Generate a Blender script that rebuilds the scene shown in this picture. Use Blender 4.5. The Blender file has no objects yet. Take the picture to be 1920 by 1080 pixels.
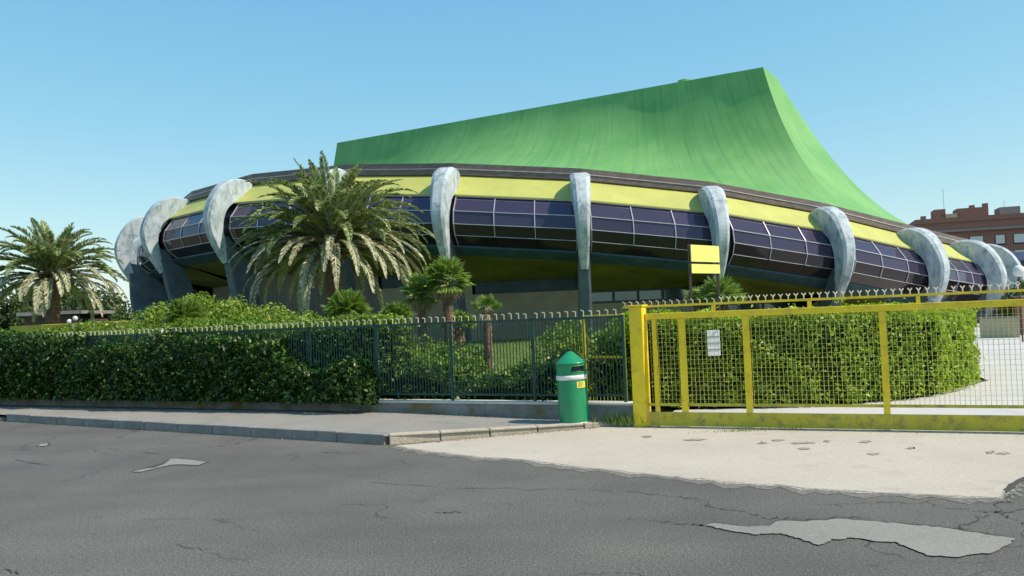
import bpy, math, random
import numpy as np
from mathutils import Vector, Matrix
random.seed(7); RNG = np.random.default_rng(11)
PI = math.pi
# ------------------------------------------------------------------ camera
scene = bpy.context.scene
F = 1650.0; PITCH = math.atan(48/1650); ROLL = math.radians(2.4); EYE = 1.7
cam = bpy.data.cameras.new("Camera"); cam.sensor_width = 36.0; cam.lens = 36.0*F/1920; cam.clip_end = 2000; cam.clip_start = .1
camo = bpy.data.objects.new("Camera", cam); scene.collection.objects.link(camo); scene.camera = camo
camo.matrix_world = Matrix.Translation((0, 0, EYE)) @ Matrix.Rotation(PI/2+PITCH, 4, 'X') @ Matrix.Rotation(-ROLL, 4, 'Z')
# ------------------------------------------------------------------ world and sun
SUN_EL = 48.0; SV = Vector((.945, -.325, 0)).normalized()
SUNDIR = Vector((SV.x*math.cos(math.radians(SUN_EL)), SV.y*math.cos(math.radians(SUN_EL)), math.sin(math.radians(SUN_EL))))
w = bpy.data.worlds.new("World"); scene.world = w; w.use_nodes = True
nt = w.node_tree; nt.nodes.clear()
sky = nt.nodes.new('ShaderNodeTexSky'); sky.sky_type = 'NISHITA'; sky.sun_disc = False
sky.sun_elevation = math.radians(SUN_EL); sky.sun_rotation = math.atan2(SV.x, SV.y)
sky.air_density = 1.0; sky.dust_density = .4; sky.ozone_density = .4; sky.altitude = 0
bg = nt.nodes.new('ShaderNodeBackground'); bg.inputs['Strength'].default_value = .14
wo = nt.nodes.new('ShaderNodeOutputWorld')
sp_ = nt.nodes.new('ShaderNodeSeparateColor'); cb_ = nt.nodes.new('ShaderNodeCombineColor'); nt.links.new(sky.outputs[0], sp_.inputs[0])
for i_, (a_, p_) in enumerate(((.92, .95), (2.02, .60), (3.6, .30))):   # paler, more cyan air than the model's default
    pw = nt.nodes.new('ShaderNodeMath'); pw.operation = 'POWER'; pw.inputs[1].default_value = p_; nt.links.new(sp_.outputs[i_], pw.inputs[0])
    ml = nt.nodes.new('ShaderNodeMath'); ml.operation = 'MULTIPLY'; ml.inputs[1].default_value = a_; nt.links.new(pw.outputs[0], ml.inputs[0]); nt.links.new(ml.outputs[0], cb_.inputs[i_])
nt.links.new(cb_.outputs[0], bg.inputs[0])
nt.links.new(bg.outputs[0], wo.inputs[0])
sl = bpy.data.lights.new("Sun", 'SUN'); sl.energy = 5.0; sl.angle = math.radians(.53); sl.color = (1, .89, .74)
so = bpy.data.objects.new("Sun", sl); scene.collection.objects.link(so); so.location = (30, -30, 50)
so.rotation_euler = SUNDIR.to_track_quat('Z', 'Y').to_euler()
vs = scene.view_settings; vs.view_transform = 'Standard'; vs.look = 'None'; vs.exposure = 0.05; vs.gamma = 1
scene.cycles.max_bounces = 6; scene.cycles.diffuse_bounces = 2; scene.cycles.transparent_max_bounces = 12

# ------------------------------------------------------------------ helpers
COL = scene.collection
RX = Vector((math.cos(ROLL), 0, 0))
def _basis():
    f = Vector((0, math.cos(PITCH), math.sin(PITCH))); u = Vector((0, -math.sin(PITCH), math.cos(PITCH))); r = Vector((1, 0, 0))
    c, s = math.cos(ROLL), math.sin(ROLL)
    return r*c-u*s, u*c+r*s, f
_R, _U, _F = _basis()
def ray(x, y): return _F + _R*((x-960)/F) + _U*((540-y)/F)
def at(x, y, z=0.0):                       # the point of height z seen at a spot of the photo
    d = ray(x, y); return d*((z-EYE)/d.z) + Vector((0, 0, EYE))
def atY(x, y, Y):
    d = ray(x, y); return d*(Y/d.y) + Vector((0, 0, EYE))

class MB:
    def __init__(s): s.v = []; s.f = []; s.uv = None
    def add(s, vs, fs):
        n = len(s.v); s.v += [tuple(p) for p in vs]; s.f += [tuple(i+n for i in f) for f in fs]; return s
    def box(s, c, size, rot=None, rz=0.0):
        hx, hy, hz = size[0]/2, size[1]/2, size[2]/2
        P = [Vector((x, y, z)) for x in (-hx, hx) for y in (-hy, hy) for z in (-hz, hz)]
        M = rot if rot else Matrix.Rotation(rz, 3, 'Z')
        return s.add([M @ p + Vector(c) for p in P], [(0,1,3,2),(4,6,7,5),(0,4,5,1),(2,3,7,6),(0,2,6,4),(1,5,7,3)])
    def bar(s, a, b, w, h=None, up=(0, 0, 1)):      # rectangular bar from a to b
        a = Vector(a); b = Vector(b); h = h or w; d = (b-a).normalized(); u = Vector(up)
        if abs(d.dot(u)) > .98: u = Vector((1, 0, 0)) if abs(d.x) < .9 else Vector((0, 1, 0))
        x = d.cross(u).normalized(); y = x.cross(d).normalized()
        P = [q + x*i*w/2 + y*j*h/2 for q in (a, b) for i, j in ((-1,-1),(1,-1),(1,1),(-1,1))]
        return s.add(P, [(0,1,2,3),(7,6,5,4),(0,4,5,1),(1,5,6,2),(2,6,7,3),(3,7,4,0)])
    def tube(s, pts, rad, n=8, cap=True):
        pts = [Vector(p) for p in pts]; rad = rad if hasattr(rad, '__len__') else [rad]*len(pts)
        rings = []; base = len(s.v)
        for i, p in enumerate(pts):
            d = (pts[min(i+1, len(pts)-1)] - pts[max(i-1, 0)]).normalized()
            u = Vector((0, 0, 1)) if abs(d.z) < .9 else Vector((1, 0, 0))
            x = d.cross(u).normalized(); y = x.cross(d).normalized()
            for k in range(n):
                a = 2*PI*k/n; s.v.append(tuple(p + (x*math.cos(a)+y*math.sin(a))*rad[i]))
        for i in range(len(pts)-1):
            for k in range(n):
                a = base+i*n+k; b = base+i*n+(k+1) % n; s.f.append((a, b, b+n, a+n))
        if cap:
            s.f.append(tuple(base+k for k in range(n))[::-1]); s.f.append(tuple(base+(len(pts)-1)*n+k for k in range(n)))
        return s
    def lathe(s, prof, c=(0, 0, 0), n=32, a0=0, a1=2*PI):
        full = abs(a1-a0-2*PI) < 1e-6; m = n if full else n+1; base = len(s.v); c = Vector(c)
        for r, z in prof:
            for k in range(m):
                a = a0+(a1-a0)*k/n; s.v.append(tuple(c+Vector((r*math.cos(a), r*math.sin(a), z))))
        for i in range(len(prof)-1):
            for k in range(n):
                k2 = (k+1) % m; s.f.append((base+i*m+k, base+i*m+k2, base+(i+1)*m+k2, base+(i+1)*m+k))
        return s
    def grid(s, rows):
        base = len(s.v); n = len(rows[0])
        for r in rows: s.v += [tuple(p) for p in r]
        for i in range(len(rows)-1):
            for j in range(n-1):
                a = base+i*n+j; s.f.append((a, a+1, a+n+1, a+n))
        return s
    def prism(s, poly, z0, z1):           # poly: xy list, z1 may be a list of heights
        n = len(poly); zt = z1 if hasattr(z1, '__len__') else [z1]*n
        vs = [(p[0], p[1], z0) for p in poly] + [(p[0], p[1], zt[i]) for i, p in enumerate(poly)]
        return s.add(vs, [tuple(range(n))[::-1], tuple(range(n, 2*n))] + [(i, (i+1) % n, (i+1) % n+n, i+n) for i in range(n)])
    def build(s, name, m, parent=None, smooth=False, loc=None, bevel=0, uv=None):
        me = bpy.data.meshes.new(name); me.from_pydata(s.v, [], s.f); me.update()
        if smooth: me.polygons.foreach_set('use_smooth', [True]*len(me.polygons))
        if uv is not None:
            l = me.uv_layers.new(name='UVMap'); vi = np.zeros(len(me.loops), dtype=np.int32); me.loops.foreach_get('vertex_index', vi)
            l.data.foreach_set('uv', np.array(uv, dtype=np.float32)[vi].ravel())
        o = bpy.data.objects.new(name, me); COL.objects.link(o); me.materials.append(m)
        if parent: o.parent = parent
        if loc: o.location = loc
        if bevel:
            b = o.modifiers.new('Bevel', 'BEVEL'); b.width = bevel; b.segments = 2; b.limit_method = 'ANGLE'
        return o
def np_mesh(name, V, nper, m, parent=None, smooth=False):
    """V: (N*nper,3) verts, each run of nper one face"""
    V = np.asarray(V, dtype=np.float32).reshape(-1, 3); N = len(V)//nper
    me = bpy.data.meshes.new(name); me.vertices.add(N*nper); me.vertices.foreach_set('co', V.ravel())
    me.loops.add(N*nper); me.loops.foreach_set('vertex_index', np.arange(N*nper, dtype=np.int32))
    me.polygons.add(N); me.polygons.foreach_set('loop_start', np.arange(0, N*nper, nper, dtype=np.int32))
    me.polygons.foreach_set('loop_total', np.full(N, nper, dtype=np.int32)); me.update(calc_edges=True)
    me.materials.append(m); o = bpy.data.objects.new(name, me); COL.objects.link(o)
    if parent: o.parent = parent
    return o
def tag(o, label=None, cat=None, group=None, kind=None):
    if label: o['label'] = label
    if cat: o['category'] = cat
    if group: o['group'] = group
    if kind: o['kind'] = kind
    return o
def empty(name, loc=(0, 0, 0), rz=0):
    o = bpy.data.objects.new(name, None); COL.objects.link(o); o.location = loc; o.rotation_euler = (0, 0, rz); o.empty_display_size = .3; return o
def keep(o, parent):                       # parent while the mesh is in world coordinates
    o.parent = parent; o.matrix_parent_inverse = Matrix.Translation(parent.location).inverted(); return o

# ------------------------------------------------------------------ materials
def nodes_of(name):
    m = bpy.data.materials.new(name); m.use_nodes = True; n = m.node_tree; b = n.nodes['Principled BSDF']; return m, n, b
def mat(name, col, rough=.6, var=.25, scale=4.0, bump=0.0, bscale=None, metal=0.0, stretch=(1, 1, 1), col2=None, thr=(.35, .65), spec=None, detail=6, coat=0, dirt=None):
    """noise mixed base colour; col2 second colour by a broader noise; dirt = (colour, scale, amount)"""
    m, n, b = nodes_of(name); L = n.links
    tc = n.nodes.new('ShaderNodeTexCoord'); mp = n.nodes.new('ShaderNodeMapping'); mp.inputs['Scale'].default_value = stretch
    L.new(tc.outputs['Object'], mp.inputs[0])
    nz = n.nodes.new('ShaderNodeTexNoise'); nz.inputs['Scale'].default_value = scale; nz.inputs['Detail'].default_value = detail; nz.inputs['Roughness'].default_value = .62
    L.new(mp.outputs[0], nz.inputs['Vector'])
    cr = n.nodes.new('ShaderNodeValToRGB'); L.new(nz.outputs['Fac'], cr.inputs[0])
    c2 = col2 if col2 else tuple(min(1, c*(1+var)) for c in col)
    c1 = col if col2 else tuple(c*(1-var) for c in col)
    cr.color_ramp.elements[0].position, cr.color_ramp.elements[1].position = thr
    cr.color_ramp.elements[0].color = (*c1, 1); cr.color_ramp.elements[1].color = (*c2, 1)
    out = cr.outputs[0]
    if dirt:
        dz = n.nodes.new('ShaderNodeTexNoise'); dz.inputs['Scale'].default_value = dirt[1]; dz.inputs['Detail'].default_value = 8; dz.inputs['Roughness'].default_value = .7
        L.new(mp.outputs[0], dz.inputs['Vector'])
        dr = n.nodes.new('ShaderNodeMapRange'); dr.inputs['From Min'].default_value = .49; dr.inputs['From Max'].default_value = .66; dr.inputs['To Max'].default_value = dirt[2]
        L.new(dz.outputs['Fac'], dr.inputs['Value'])
        mx = n.nodes.new('ShaderNodeMix'); mx.data_type = 'RGBA'; L.new(dr.outputs[0], mx.inputs['Factor']); L.new(out, mx.inputs['A']); mx.inputs['B'].default_value = (*dirt[0], 1)
        out = mx.outputs['Result']
    L.new(out, b.inputs['Base Color'])
    b.inputs['Roughness'].default_value = rough; b.inputs['Metallic'].default_value = metal
    if spec is not None: b.inputs['Specular IOR Level'].default_value = spec
    if coat: b.inputs['Coat Weight'].default_value = coat; b.inputs['Coat Roughness'].default_value = .08
    if bump:
        bz = n.nodes.new('ShaderNodeTexNoise'); bz.inputs['Scale'].default_value = bscale or scale*4; bz.inputs['Detail'].default_value = 5
        L.new(mp.outputs[0], bz.inputs['Vector']); bp = n.nodes.new('ShaderNodeBump'); bp.inputs['Strength'].default_value = bump; bp.inputs['Distance'].default_value = .03
        L.new(bz.outputs['Fac'], bp.inputs['Height']); L.new(bp.outputs[0], b.inputs['Normal'])
    return m
def leafmat(name, stops, rough=.5, trans=.3):
    m, n, b = nodes_of(name); L = n.links
    g = n.nodes.new('ShaderNodeNewGeometry'); cr = n.nodes.new('ShaderNodeValToRGB'); L.new(g.outputs['Random Per Island'], cr.inputs[0])
    e = cr.color_ramp.elements
    while len(e) < len(stops): e.new(.5)
    for i, (p, c) in enumerate(stops): e[i].position = p; e[i].color = (*c, 1)
    L.new(cr.outputs[0], b.inputs['Base Color']); b.inputs['Roughness'].default_value = rough; b.inputs['Specular IOR Level'].default_value = .35
    t = n.nodes.new('ShaderNodeBsdfTranslucent'); hs = n.nodes.new('ShaderNodeHueSaturation'); hs.inputs['Value'].default_value = 1.3; hs.inputs['Saturation'].default_value = 1.1
    L.new(cr.outputs[0], hs.inputs['Color']); L.new(hs.outputs[0], t.inputs['Color'])
    mx = n.nodes.new('ShaderNodeMixShader'); mx.inputs[0].default_value = trans
    L.new(b.outputs[0], mx.inputs[1]); L.new(t.outputs[0], mx.inputs[2]); L.new(mx.outputs[0], n.nodes['Material Output'].inputs['Surface'])
    return m

M = {}
M['lime'] = mat('lime_paint', (.475, .475, .115), .55, .08, .9, bump=.15, bscale=8, dirt=((.42, .45, .12), 2.5, .5))
M['fascia'] = mat('brown_metal', (.125, .095, .085), .5, .2, 2, stretch=(1, 1, 4), dirt=((.25, .22, .2), 3, .5))
M['lip'] = mat('pale_metal_lip', (.42, .38, .37), .4, .2, 3)
M['teal'] = mat('teal_soffit', (.035, .085, .11), .5, .25, 1.5)
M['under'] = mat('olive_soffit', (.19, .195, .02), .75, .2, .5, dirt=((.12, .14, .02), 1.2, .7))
M['rib'] = mat('weathered_rib', (.42, .47, .495), .75, .2, 2.2, bump=.35, bscale=9, stretch=(1, 1, .55), dirt=((.13, .20, .21), 3.2, .85), thr=(.32, .6))
M['leg'] = mat('shaded_rib_leg', (.095, .125, .145), .75, .25, 1.6, bump=.3, bscale=9, dirt=((.08, .11, .12), 1.7, .7))  # grey like the ribs; shade under the overhang is put into the colour
M['mull'] = mat('aluminium', (.50, .47, .52), .35, .1, 6, metal=.3)
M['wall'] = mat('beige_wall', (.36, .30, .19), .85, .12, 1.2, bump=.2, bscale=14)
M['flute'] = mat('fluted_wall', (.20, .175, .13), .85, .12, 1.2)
M['dark'] = mat('dark_interior', (.016, .015, .017), .5, .3, 1)
M['winframe'] = mat('dark_teal_frame', (.03, .06, .07), .5, .2, 2)
def glassmat(name, c, metal, rough):
    m, n, b = nodes_of(name); L = n.links
    g = n.nodes.new('ShaderNodeNewGeometry'); cr = n.nodes.new('ShaderNodeValToRGB'); L.new(g.outputs['Random Per Island'], cr.inputs[0])
    cr.color_ramp.elements[0].color = (*[x*.7 for x in c], 1); cr.color_ramp.elements[1].color = (*[min(1, x*1.2) for x in c], 1)
    L.new(cr.outputs[0], b.inputs['Base Color']); b.inputs['Metallic'].default_value = metal; b.inputs['Roughness'].default_value = rough
    nz = n.nodes.new('ShaderNodeTexNoise'); nz.inputs['Scale'].default_value = .6; tc = n.nodes.new('ShaderNodeTexCoord'); L.new(tc.outputs['Object'], nz.inputs['Vector'])
    bp = n.nodes.new('ShaderNodeBump'); bp.inputs['Strength'].default_value = .25; bp.inputs['Distance'].default_value = .05; L.new(nz.outputs['Fac'], bp.inputs['Height']); L.new(bp.outputs[0], b.inputs['Normal'])
    return m
M['glass'] = glassmat('purple_tinted_glass', (.060, .048, .088), .25, .07)
M['glasslow'] = glassmat('dim_reflection_glass', (.022, .017, .022), .1, .09)  # same glass as above; dimmer reflection of the lower rows painted into its colour
M['winglass'] = glassmat('window_glass', (.10, .16, .16), .5, .12)
M['yellow'] = mat('yellow_paint', (.84, .61, .012), .38, .08, 3, coat=.15, dirt=((.45, .30, .04), 7, .55))
M['yellowdull'] = mat('dull_yellow_paint', (.58, .47, .03), .5, .1, 2, dirt=((.20, .15, .07), 6, .8))
M['spike'] = mat('pale_spikes', (.62, .56, .42), .55, .15, 9)
M['mesh'] = mat('wire', (.68, .60, .15), .5, .15, 6)
M['fgreen'] = mat('green_fence_paint', (.008, .055, .04), .45, .2, 5, dirt=((.05, .11, .09), 9, .6))
M['concwall'] = mat('old_wall_render', (.22, .22, .20), .9, .25, 2.5, bump=.4, bscale=12, dirt=((.17, .115, .012), 1.9, 1.0))
M['cap'] = mat('whitewashed_cap', (.62, .59, .52), .85, .12, 4, bump=.3, bscale=14, dirt=((.35, .32, .26), 4, .6))
M['kerb'] = mat('kerb_stone', (.27, .255, .23), .9, .2, 6, bump=.5, bscale=30, dirt=((.14, .13, .11), 3, .6))
M['kerbpale'] = mat('pale_kerb', (.46, .40, .31), .9, .15, 6, bump=.4, bscale=30, dirt=((.25, .22, .15), 3, .6))
M['lawn'] = mat('lawn_soil', (.10, .16, .03), .95, .3, 3, bump=.4)
M['soil'] = mat('dry_ground', (.16, .14, .09), .95, .3, .6, bump=.4)
M['bingreen'] = mat('green_plastic', (.012, .26, .105), .33, .06, 5, coat=.3, dirt=((.02, .20, .09), 6, .5))
M['binwhite'] = mat('white_band', (.78, .78, .74), .5, .06, 5, dirt=((.5, .46, .38), 9, .6))
M['sticker'] = mat('yellow_sticker', (.75, .72, .12), .5, .08, 20)
M['stickertext'] = mat('sticker_print', (.38, .25, .05), .6, .1, 20)
M['trunk'] = mat('palm_trunk', (.16, .095, .055), .95, .4, 12, bump=.8, bscale=30, dirt=((.30, .20, .12), 9, .7))
M['bark'] = mat('bark', (.09, .065, .045), .95, .3, 8, bump=.6)
M['rachis'] = mat('frond_stalk', (.50, .47, .27), .6, .2, 3)
M['frond'] = leafmat('palm_leaflets', [(0, (.11, .16, .05)), (.35, (.21, .28, .09)), (.7, (.35, .42, .17)), (1, (.56, .58, .34))], .4, .25)
M['oldfrond'] = leafmat('grey_old_leaflets', [(0, (.19, .21, .11)), (.5, (.38, .39, .22)), (1, (.62, .58, .40))], .45, .15)
M['fan'] = leafmat('fan_blades', [(0, (.09, .16, .03)), (.5, (.19, .30, .05)), (1, (.36, .42, .12))], .4, .3)
M['dryfan'] = leafmat('dry_fan_blades', [(0, (.28, .19, .09)), (1, (.5, .4, .24))], .7, .2)
M['hedge'] = leafmat('hedge_leaves', [(0, (.010, .032, .007)), (.55, (.028, .080, .012)), (.85, (.075, .16, .025)), (1, (.25, .34, .08))], .33, .22)
M['hedgelime'] = leafmat('bright_hedge_leaves', [(0, (.08, .15, .010)), (.45, (.21, .36, .02)), (.85, (.38, .52, .045)), (1, (.6, .64, .2))], .4, .45)
M['shrub'] = leafmat('bright_shrub_leaves', [(0, (.07, .14, .015)), (.5, (.16, .28, .03)), (1, (.34, .44, .09))], .45, .35)
M['paleleaf'] = leafmat('pale_shrub_leaves', [(0, (.10, .19, .02)), (.5, (.25, .37, .05)), (1, (.45, .52, .13))], .5, .4)
M['farleaf'] = leafmat('tree_leaves', [(0, (.025, .05, .015)), (.5, (.06, .10, .03)), (1, (.14, .19, .06))], .6, .25)
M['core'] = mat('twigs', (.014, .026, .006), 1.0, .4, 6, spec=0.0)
M['grass'] = leafmat('grass_blades', [(0, (.10, .17, .02)), (.6, (.22, .31, .05)), (1, (.42, .42, .16))], .6, .35)
M['signyellow'] = mat('pale_yellow_board', (.80, .76, .17), .5, .04, 2)
M['signpost'] = mat('brown_post', (.07, .05, .045), .6, .2, 4)
M['notice'] = mat('white_board', (.82, .82, .84), .5, .04, 6)
M['noticegap'] = mat('grey_lines', (.25, .25, .27), .6, .1, 6)
M['brick'] = None
M['white'] = mat('white_paint', (.7, .69, .65), .6, .08, 3)
M['blockwall'] = None

def bricks(name, c1, c2, mortar, scale, bw=.5, rh=.25, axis='XZ', rough=.9):
    m, n, b = nodes_of(name); L = n.links
    tc = n.nodes.new('ShaderNodeTexCoord'); mp = n.nodes.new('ShaderNodeMapping'); L.new(tc.outputs['Object'], mp.inputs[0]); mp.inputs['Rotation'].default_value = (PI/2, 0, 0)
    br = n.nodes.new('ShaderNodeTexBrick'); br.inputs['Scale'].default_value = scale; br.inputs['Color1'].default_value = (*c1, 1); br.inputs['Color2'].default_value = (*c2, 1); br.inputs['Mortar'].default_value = (*mortar, 1)
    br.inputs['Brick Width'].default_value = bw; br.inputs['Row Height'].default_value = rh; br.inputs['Mortar Size'].default_value = .012
    L.new(mp.outputs[0], br.inputs['Vector']); L.new(br.outputs[0], b.inputs['Base Color']); b.inputs['Roughness'].default_value = rough
    return m
M['brick'] = bricks('red_brick', (.33, .165, .12), (.27, .135, .10), (.17, .09, .07), 4)
M['blockwall'] = bricks('beige_blocks', (.52, .42, .28), (.47, .38, .26), (.35, .29, .2), 2)

def roofmat():
    m, n, b = nodes_of('green_roof_paint'); L = n.links
    uv = n.nodes.new('ShaderNodeUVMap'); uv.uv_map = 'UVMap'
    def noise(sc, det, rg, src):
        mp = n.nodes.new('ShaderNodeMapping'); mp.inputs['Scale'].default_value = sc; L.new(src, mp.inputs[0])
        z = n.nodes.new('ShaderNodeTexNoise'); z.inputs['Scale'].default_value = 1; z.inputs['Detail'].default_value = det; z.inputs['Roughness'].default_value = rg; L.new(mp.outputs[0], z.inputs['Vector']); return z.outputs['Fac']
    tc = n.nodes.new('ShaderNodeTexCoord')
    st = noise((2.2, .10, 1), 6, .7, uv.outputs[0]); st2 = noise((.5, .06, 1), 4, .6, uv.outputs[0]); bl = noise((.35, .35, .35), 6, .6, tc.outputs['Object'])
    def rng(s, a, b_, lo, hi):
        r = n.nodes.new('ShaderNodeMapRange'); L.new(s, r.inputs['Value']); r.inputs['From Min'].default_value = a; r.inputs['From Max'].default_value = b_; r.inputs['To Min'].default_value = lo; r.inputs['To Max'].default_value = hi; return r.outputs[0]
    cr = n.nodes.new('ShaderNodeValToRGB'); cr.color_ramp.elements[0].color = (.115, .325, .088, 1); cr.color_ramp.elements[1].color = (.175, .395, .12, 1); L.new(rng(bl, .35, .65, 0, 1), cr.inputs[0])
    mx = n.nodes.new('ShaderNodeMix'); mx.data_type = 'RGBA'; L.new(rng(st, .48, .74, 0, .6), mx.inputs['Factor']); L.new(cr.outputs[0], mx.inputs['A']); mx.inputs['B'].default_value = (.05, .21, .075, 1)
    mx2 = n.nodes.new('ShaderNodeMix'); mx2.data_type = 'RGBA'; L.new(rng(st2, .52, .7, 0, .25), mx2.inputs['Factor']); L.new(mx.outputs['Result'], mx2.inputs['A']); mx2.inputs['B'].default_value = (.06, .25, .09, 1)
    L.new(mx2.outputs['Result'], b.inputs['Base Color']); b.inputs['Roughness'].default_value = .7
    return m
M['roof'] = roofmat()

def groundmat(name, c1, c2, speck, crack=0.0, crack_scale=.55, spk=90, crackcol=(.02, .02, .02), stainc=None, rough=.9):
    m, n, b = nodes_of(name); L = n.links
    tc = n.nodes.new('ShaderNodeTexCoord'); V = tc.outputs['Object']
    def noise(s, d, r=.6):
        z = n.nodes.new('ShaderNodeTexNoise'); z.inputs['Scale'].default_value = s; z.inputs['Detail'].default_value = d; z.inputs['Roughness'].default_value = r; L.new(V, z.inputs['Vector']); return z
    def mixc(f, a, bcol, k='MIX'):
        mx = n.nodes.new('ShaderNodeMix'); mx.data_type = 'RGBA'; mx.blend_type = k
        L.new(f, mx.inputs['Factor']) if not isinstance(f, float) else mx.inputs['Factor'].__setattr__('default_value', f)
        L.new(a, mx.inputs['A'])
        if isinstance(bcol, tuple): mx.inputs['B'].default_value = (*bcol, 1)
        else: L.new(bcol, mx.inputs['B'])
        return mx.outputs['Result']
    def rng(s, a, b_, lo, hi):
        r = n.nodes.new('ShaderNodeMapRange'); L.new(s, r.inputs['Value']); r.inputs['From Min'].default_value = a; r.inputs['From Max'].default_value = b_; r.inputs['To Min'].default_value = lo; r.inputs['To Max'].default_value = hi; return r.outputs[0]
    cr = n.nodes.new('ShaderNodeValToRGB'); cr.color_ramp.elements[0].position = .3; cr.color_ramp.elements[1].position = .7
    cr.color_ramp.elements[0].color = (*c1, 1); cr.color_ramp.elements[1].color = (*c2, 1); L.new(noise(.45, 7).outputs['Fac'], cr.inputs[0])
    out = cr.outputs[0]
    sp = noise(spk, 3, .8); gr = n.nodes.new('ShaderNodeCombineColor')
    v = rng(sp.outputs['Fac'], .36, .64, 1-speck, 1+speck)
    for i in range(3): L.new(v, gr.inputs[i])
    out = mixc(1.0, out, gr.outputs[0], 'MULTIPLY')
    sp2 = noise(34, 6, .8); gr2 = n.nodes.new('ShaderNodeCombineColor'); v2 = rng(sp2.outputs['Fac'], .3, .7, 1-speck*.6, 1+speck*.6)
    for i in range(3): L.new(v2, gr2.inputs[i])
    out = mixc(1.0, out, gr2.outputs[0], 'MULTIPLY')
    if crack > .85:
        mpw = n.nodes.new('ShaderNodeMapping'); mpw.inputs['Rotation'].default_value = (0, 0, math.radians(33.4)); mpw.inputs['Scale'].default_value = (.05, .55, 1); L.new(V, mpw.inputs[0])
        zw = n.nodes.new('ShaderNodeTexNoise'); zw.inputs['Scale'].default_value = 1; zw.inputs['Detail'].default_value = 3; L.new(mpw.outputs[0], zw.inputs['Vector'])
        out = mixc(rng(zw.outputs['Fac'], .42, .62, 0, .38), out, (.075, .072, .07))
    if stainc: out = mixc(rng(noise(1.6, 8, .7).outputs['Fac'], .56, .7, 0, .55), out, stainc)
    hgt = sp.outputs['Fac']
    if crack:
        wz = noise(1.3, 6, .65); va = n.nodes.new('ShaderNodeVectorMath'); va.operation = 'MULTIPLY_ADD'; L.new(wz.outputs['Color'], va.inputs[0]); va.inputs[1].default_value = (1.1, 1.1, 0); L.new(V, va.inputs[2])
        vo = n.nodes.new('ShaderNodeTexVoronoi'); vo.feature = 'DISTANCE_TO_EDGE'; vo.inputs['Scale'].default_value = crack_scale; L.new(va.outputs[0], vo.inputs['Vector'])
        line = rng(vo.outputs['Distance'], 0, .008, 1, 0)
        gate = rng(noise(.5, 3).outputs['Fac'], .50, .60, 0, crack)
        mu = n.nodes.new('ShaderNodeMath'); mu.operation = 'MULTIPLY'; L.new(line, mu.inputs[0]); L.new(gate, mu.inputs[1]); mu.use_clamp = True
        out = mixc(mu.outputs[0], out, crackcol)
    L.new(out, b.inputs['Base Color']); b.inputs['Roughness'].default_value = rough; b.inputs['Specular IOR Level'].default_value = .3
    bp = n.nodes.new('ShaderNodeBump'); bp.inputs['Strength'].default_value = .5; bp.inputs['Distance'].default_value = .008; L.new(hgt, bp.inputs['Height']); L.new(bp.outputs[0], b.inputs['Normal'])
    return m
M['asphalt'] = groundmat('asphalt', (.100, .093, .083), (.158, .147, .130), .70, .9, .45, 75)
M['asphalt2'] = groundmat('patched_asphalt', (.14, .135, .128), (.17, .165, .155), .28, .8, .9)
M['sidewalk'] = groundmat('worn_pavement', (.25, .232, .205), (.31, .287, .25), .16, .4, .5, stainc=(.18, .165, .14))
M['apron'] = groundmat('pale_concrete', (.44, .385, .31), (.53, .47, .39), .18, .0, .5, stainc=(.34, .30, .245))
M['drive'] = groundmat('white_concrete', (.50, .48, .46), (.60, .58, .56), .06, .5, .25, crackcol=(.25, .24, .22))
M['patch'] = groundmat('bare_concrete_patch', (.22, .205, .185), (.30, .28, .25), .22, .6, 1.2, crackcol=(.1, .1, .1))
M['dusty'] = mat('dusty_asphalt', (.125, .115, .10), .95, col2=(.27, .245, .205), scale=22, thr=(.42, .72), detail=8)
M['dustier'] = mat('dustier_asphalt', (.16, .145, .125), .95, col2=(.46, .41, .34), scale=26, thr=(.38, .60), detail=8)
M['stain'] = mat('dark_scar', (.30, .265, .22), .95, .3, 30)
M['hole'] = mat('broken_edge', (.060, .056, .050), .95, .4, 40)

# ------------------------------------------------------------------ ground
W0 = Vector((1.72, 13.0, 0)); WD = Vector((-math.cos(math.radians(27.7)), math.sin(math.radians(27.7)), 0))   # fence line, going left
WN = Vector((-WD.y, WD.x, 0));  WN = WN if WN.y < 0 else -WN                                                    # towards the road
def wl(t, off=0.0, z=0.0): p = W0+WD*t+WN*off; return Vector((p.x, p.y, z))
G0 = Vector((1.86, 12.70, 0)); GD = Vector((math.cos(math.radians(25.2)), -math.sin(math.radians(25.2)), 0)); GN = Vector((GD.y, -GD.x, 0)) # gate, going right, normal to the road
def gl(t, off=0.0, z=0.0): p = G0+GD*t+GN*off; return Vector((p.x, p.y, z))

def ground_z(x, y):                         # earth rises gently towards the arena
    d = (Vector((x, y, 0))-W0).dot(-WN)
    e = min(max((d-.5)/24, 0), 1); e = e*e*(3-2*e)
    right = min(max((x-(.16*y))/4, 0), 1)   # flat where the driveway runs
    return -.03+(.50*e)*(1-right)
rows = []
xs = list(np.linspace(-700, -60, 12))+list(np.linspace(-55, 70, 70))+list(np.linspace(80, 800, 12))
ys = list(np.linspace(-60, 0, 5))+list(np.linspace(3, 75, 60))+list(np.linspace(85, 1200, 16))
for y in ys: rows.append([(x, y, ground_z(x, y)) for x in xs])
o = MB().grid(rows).build('ground', M['soil'], smooth=True); tag(o, kind='structure')

KL = Vector((-10.07, 17.38)); KC = Vector((-1.74, 11.89)); KR = Vector((1.63, 12.93))
kd = (KC-KL).normalized()
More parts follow.
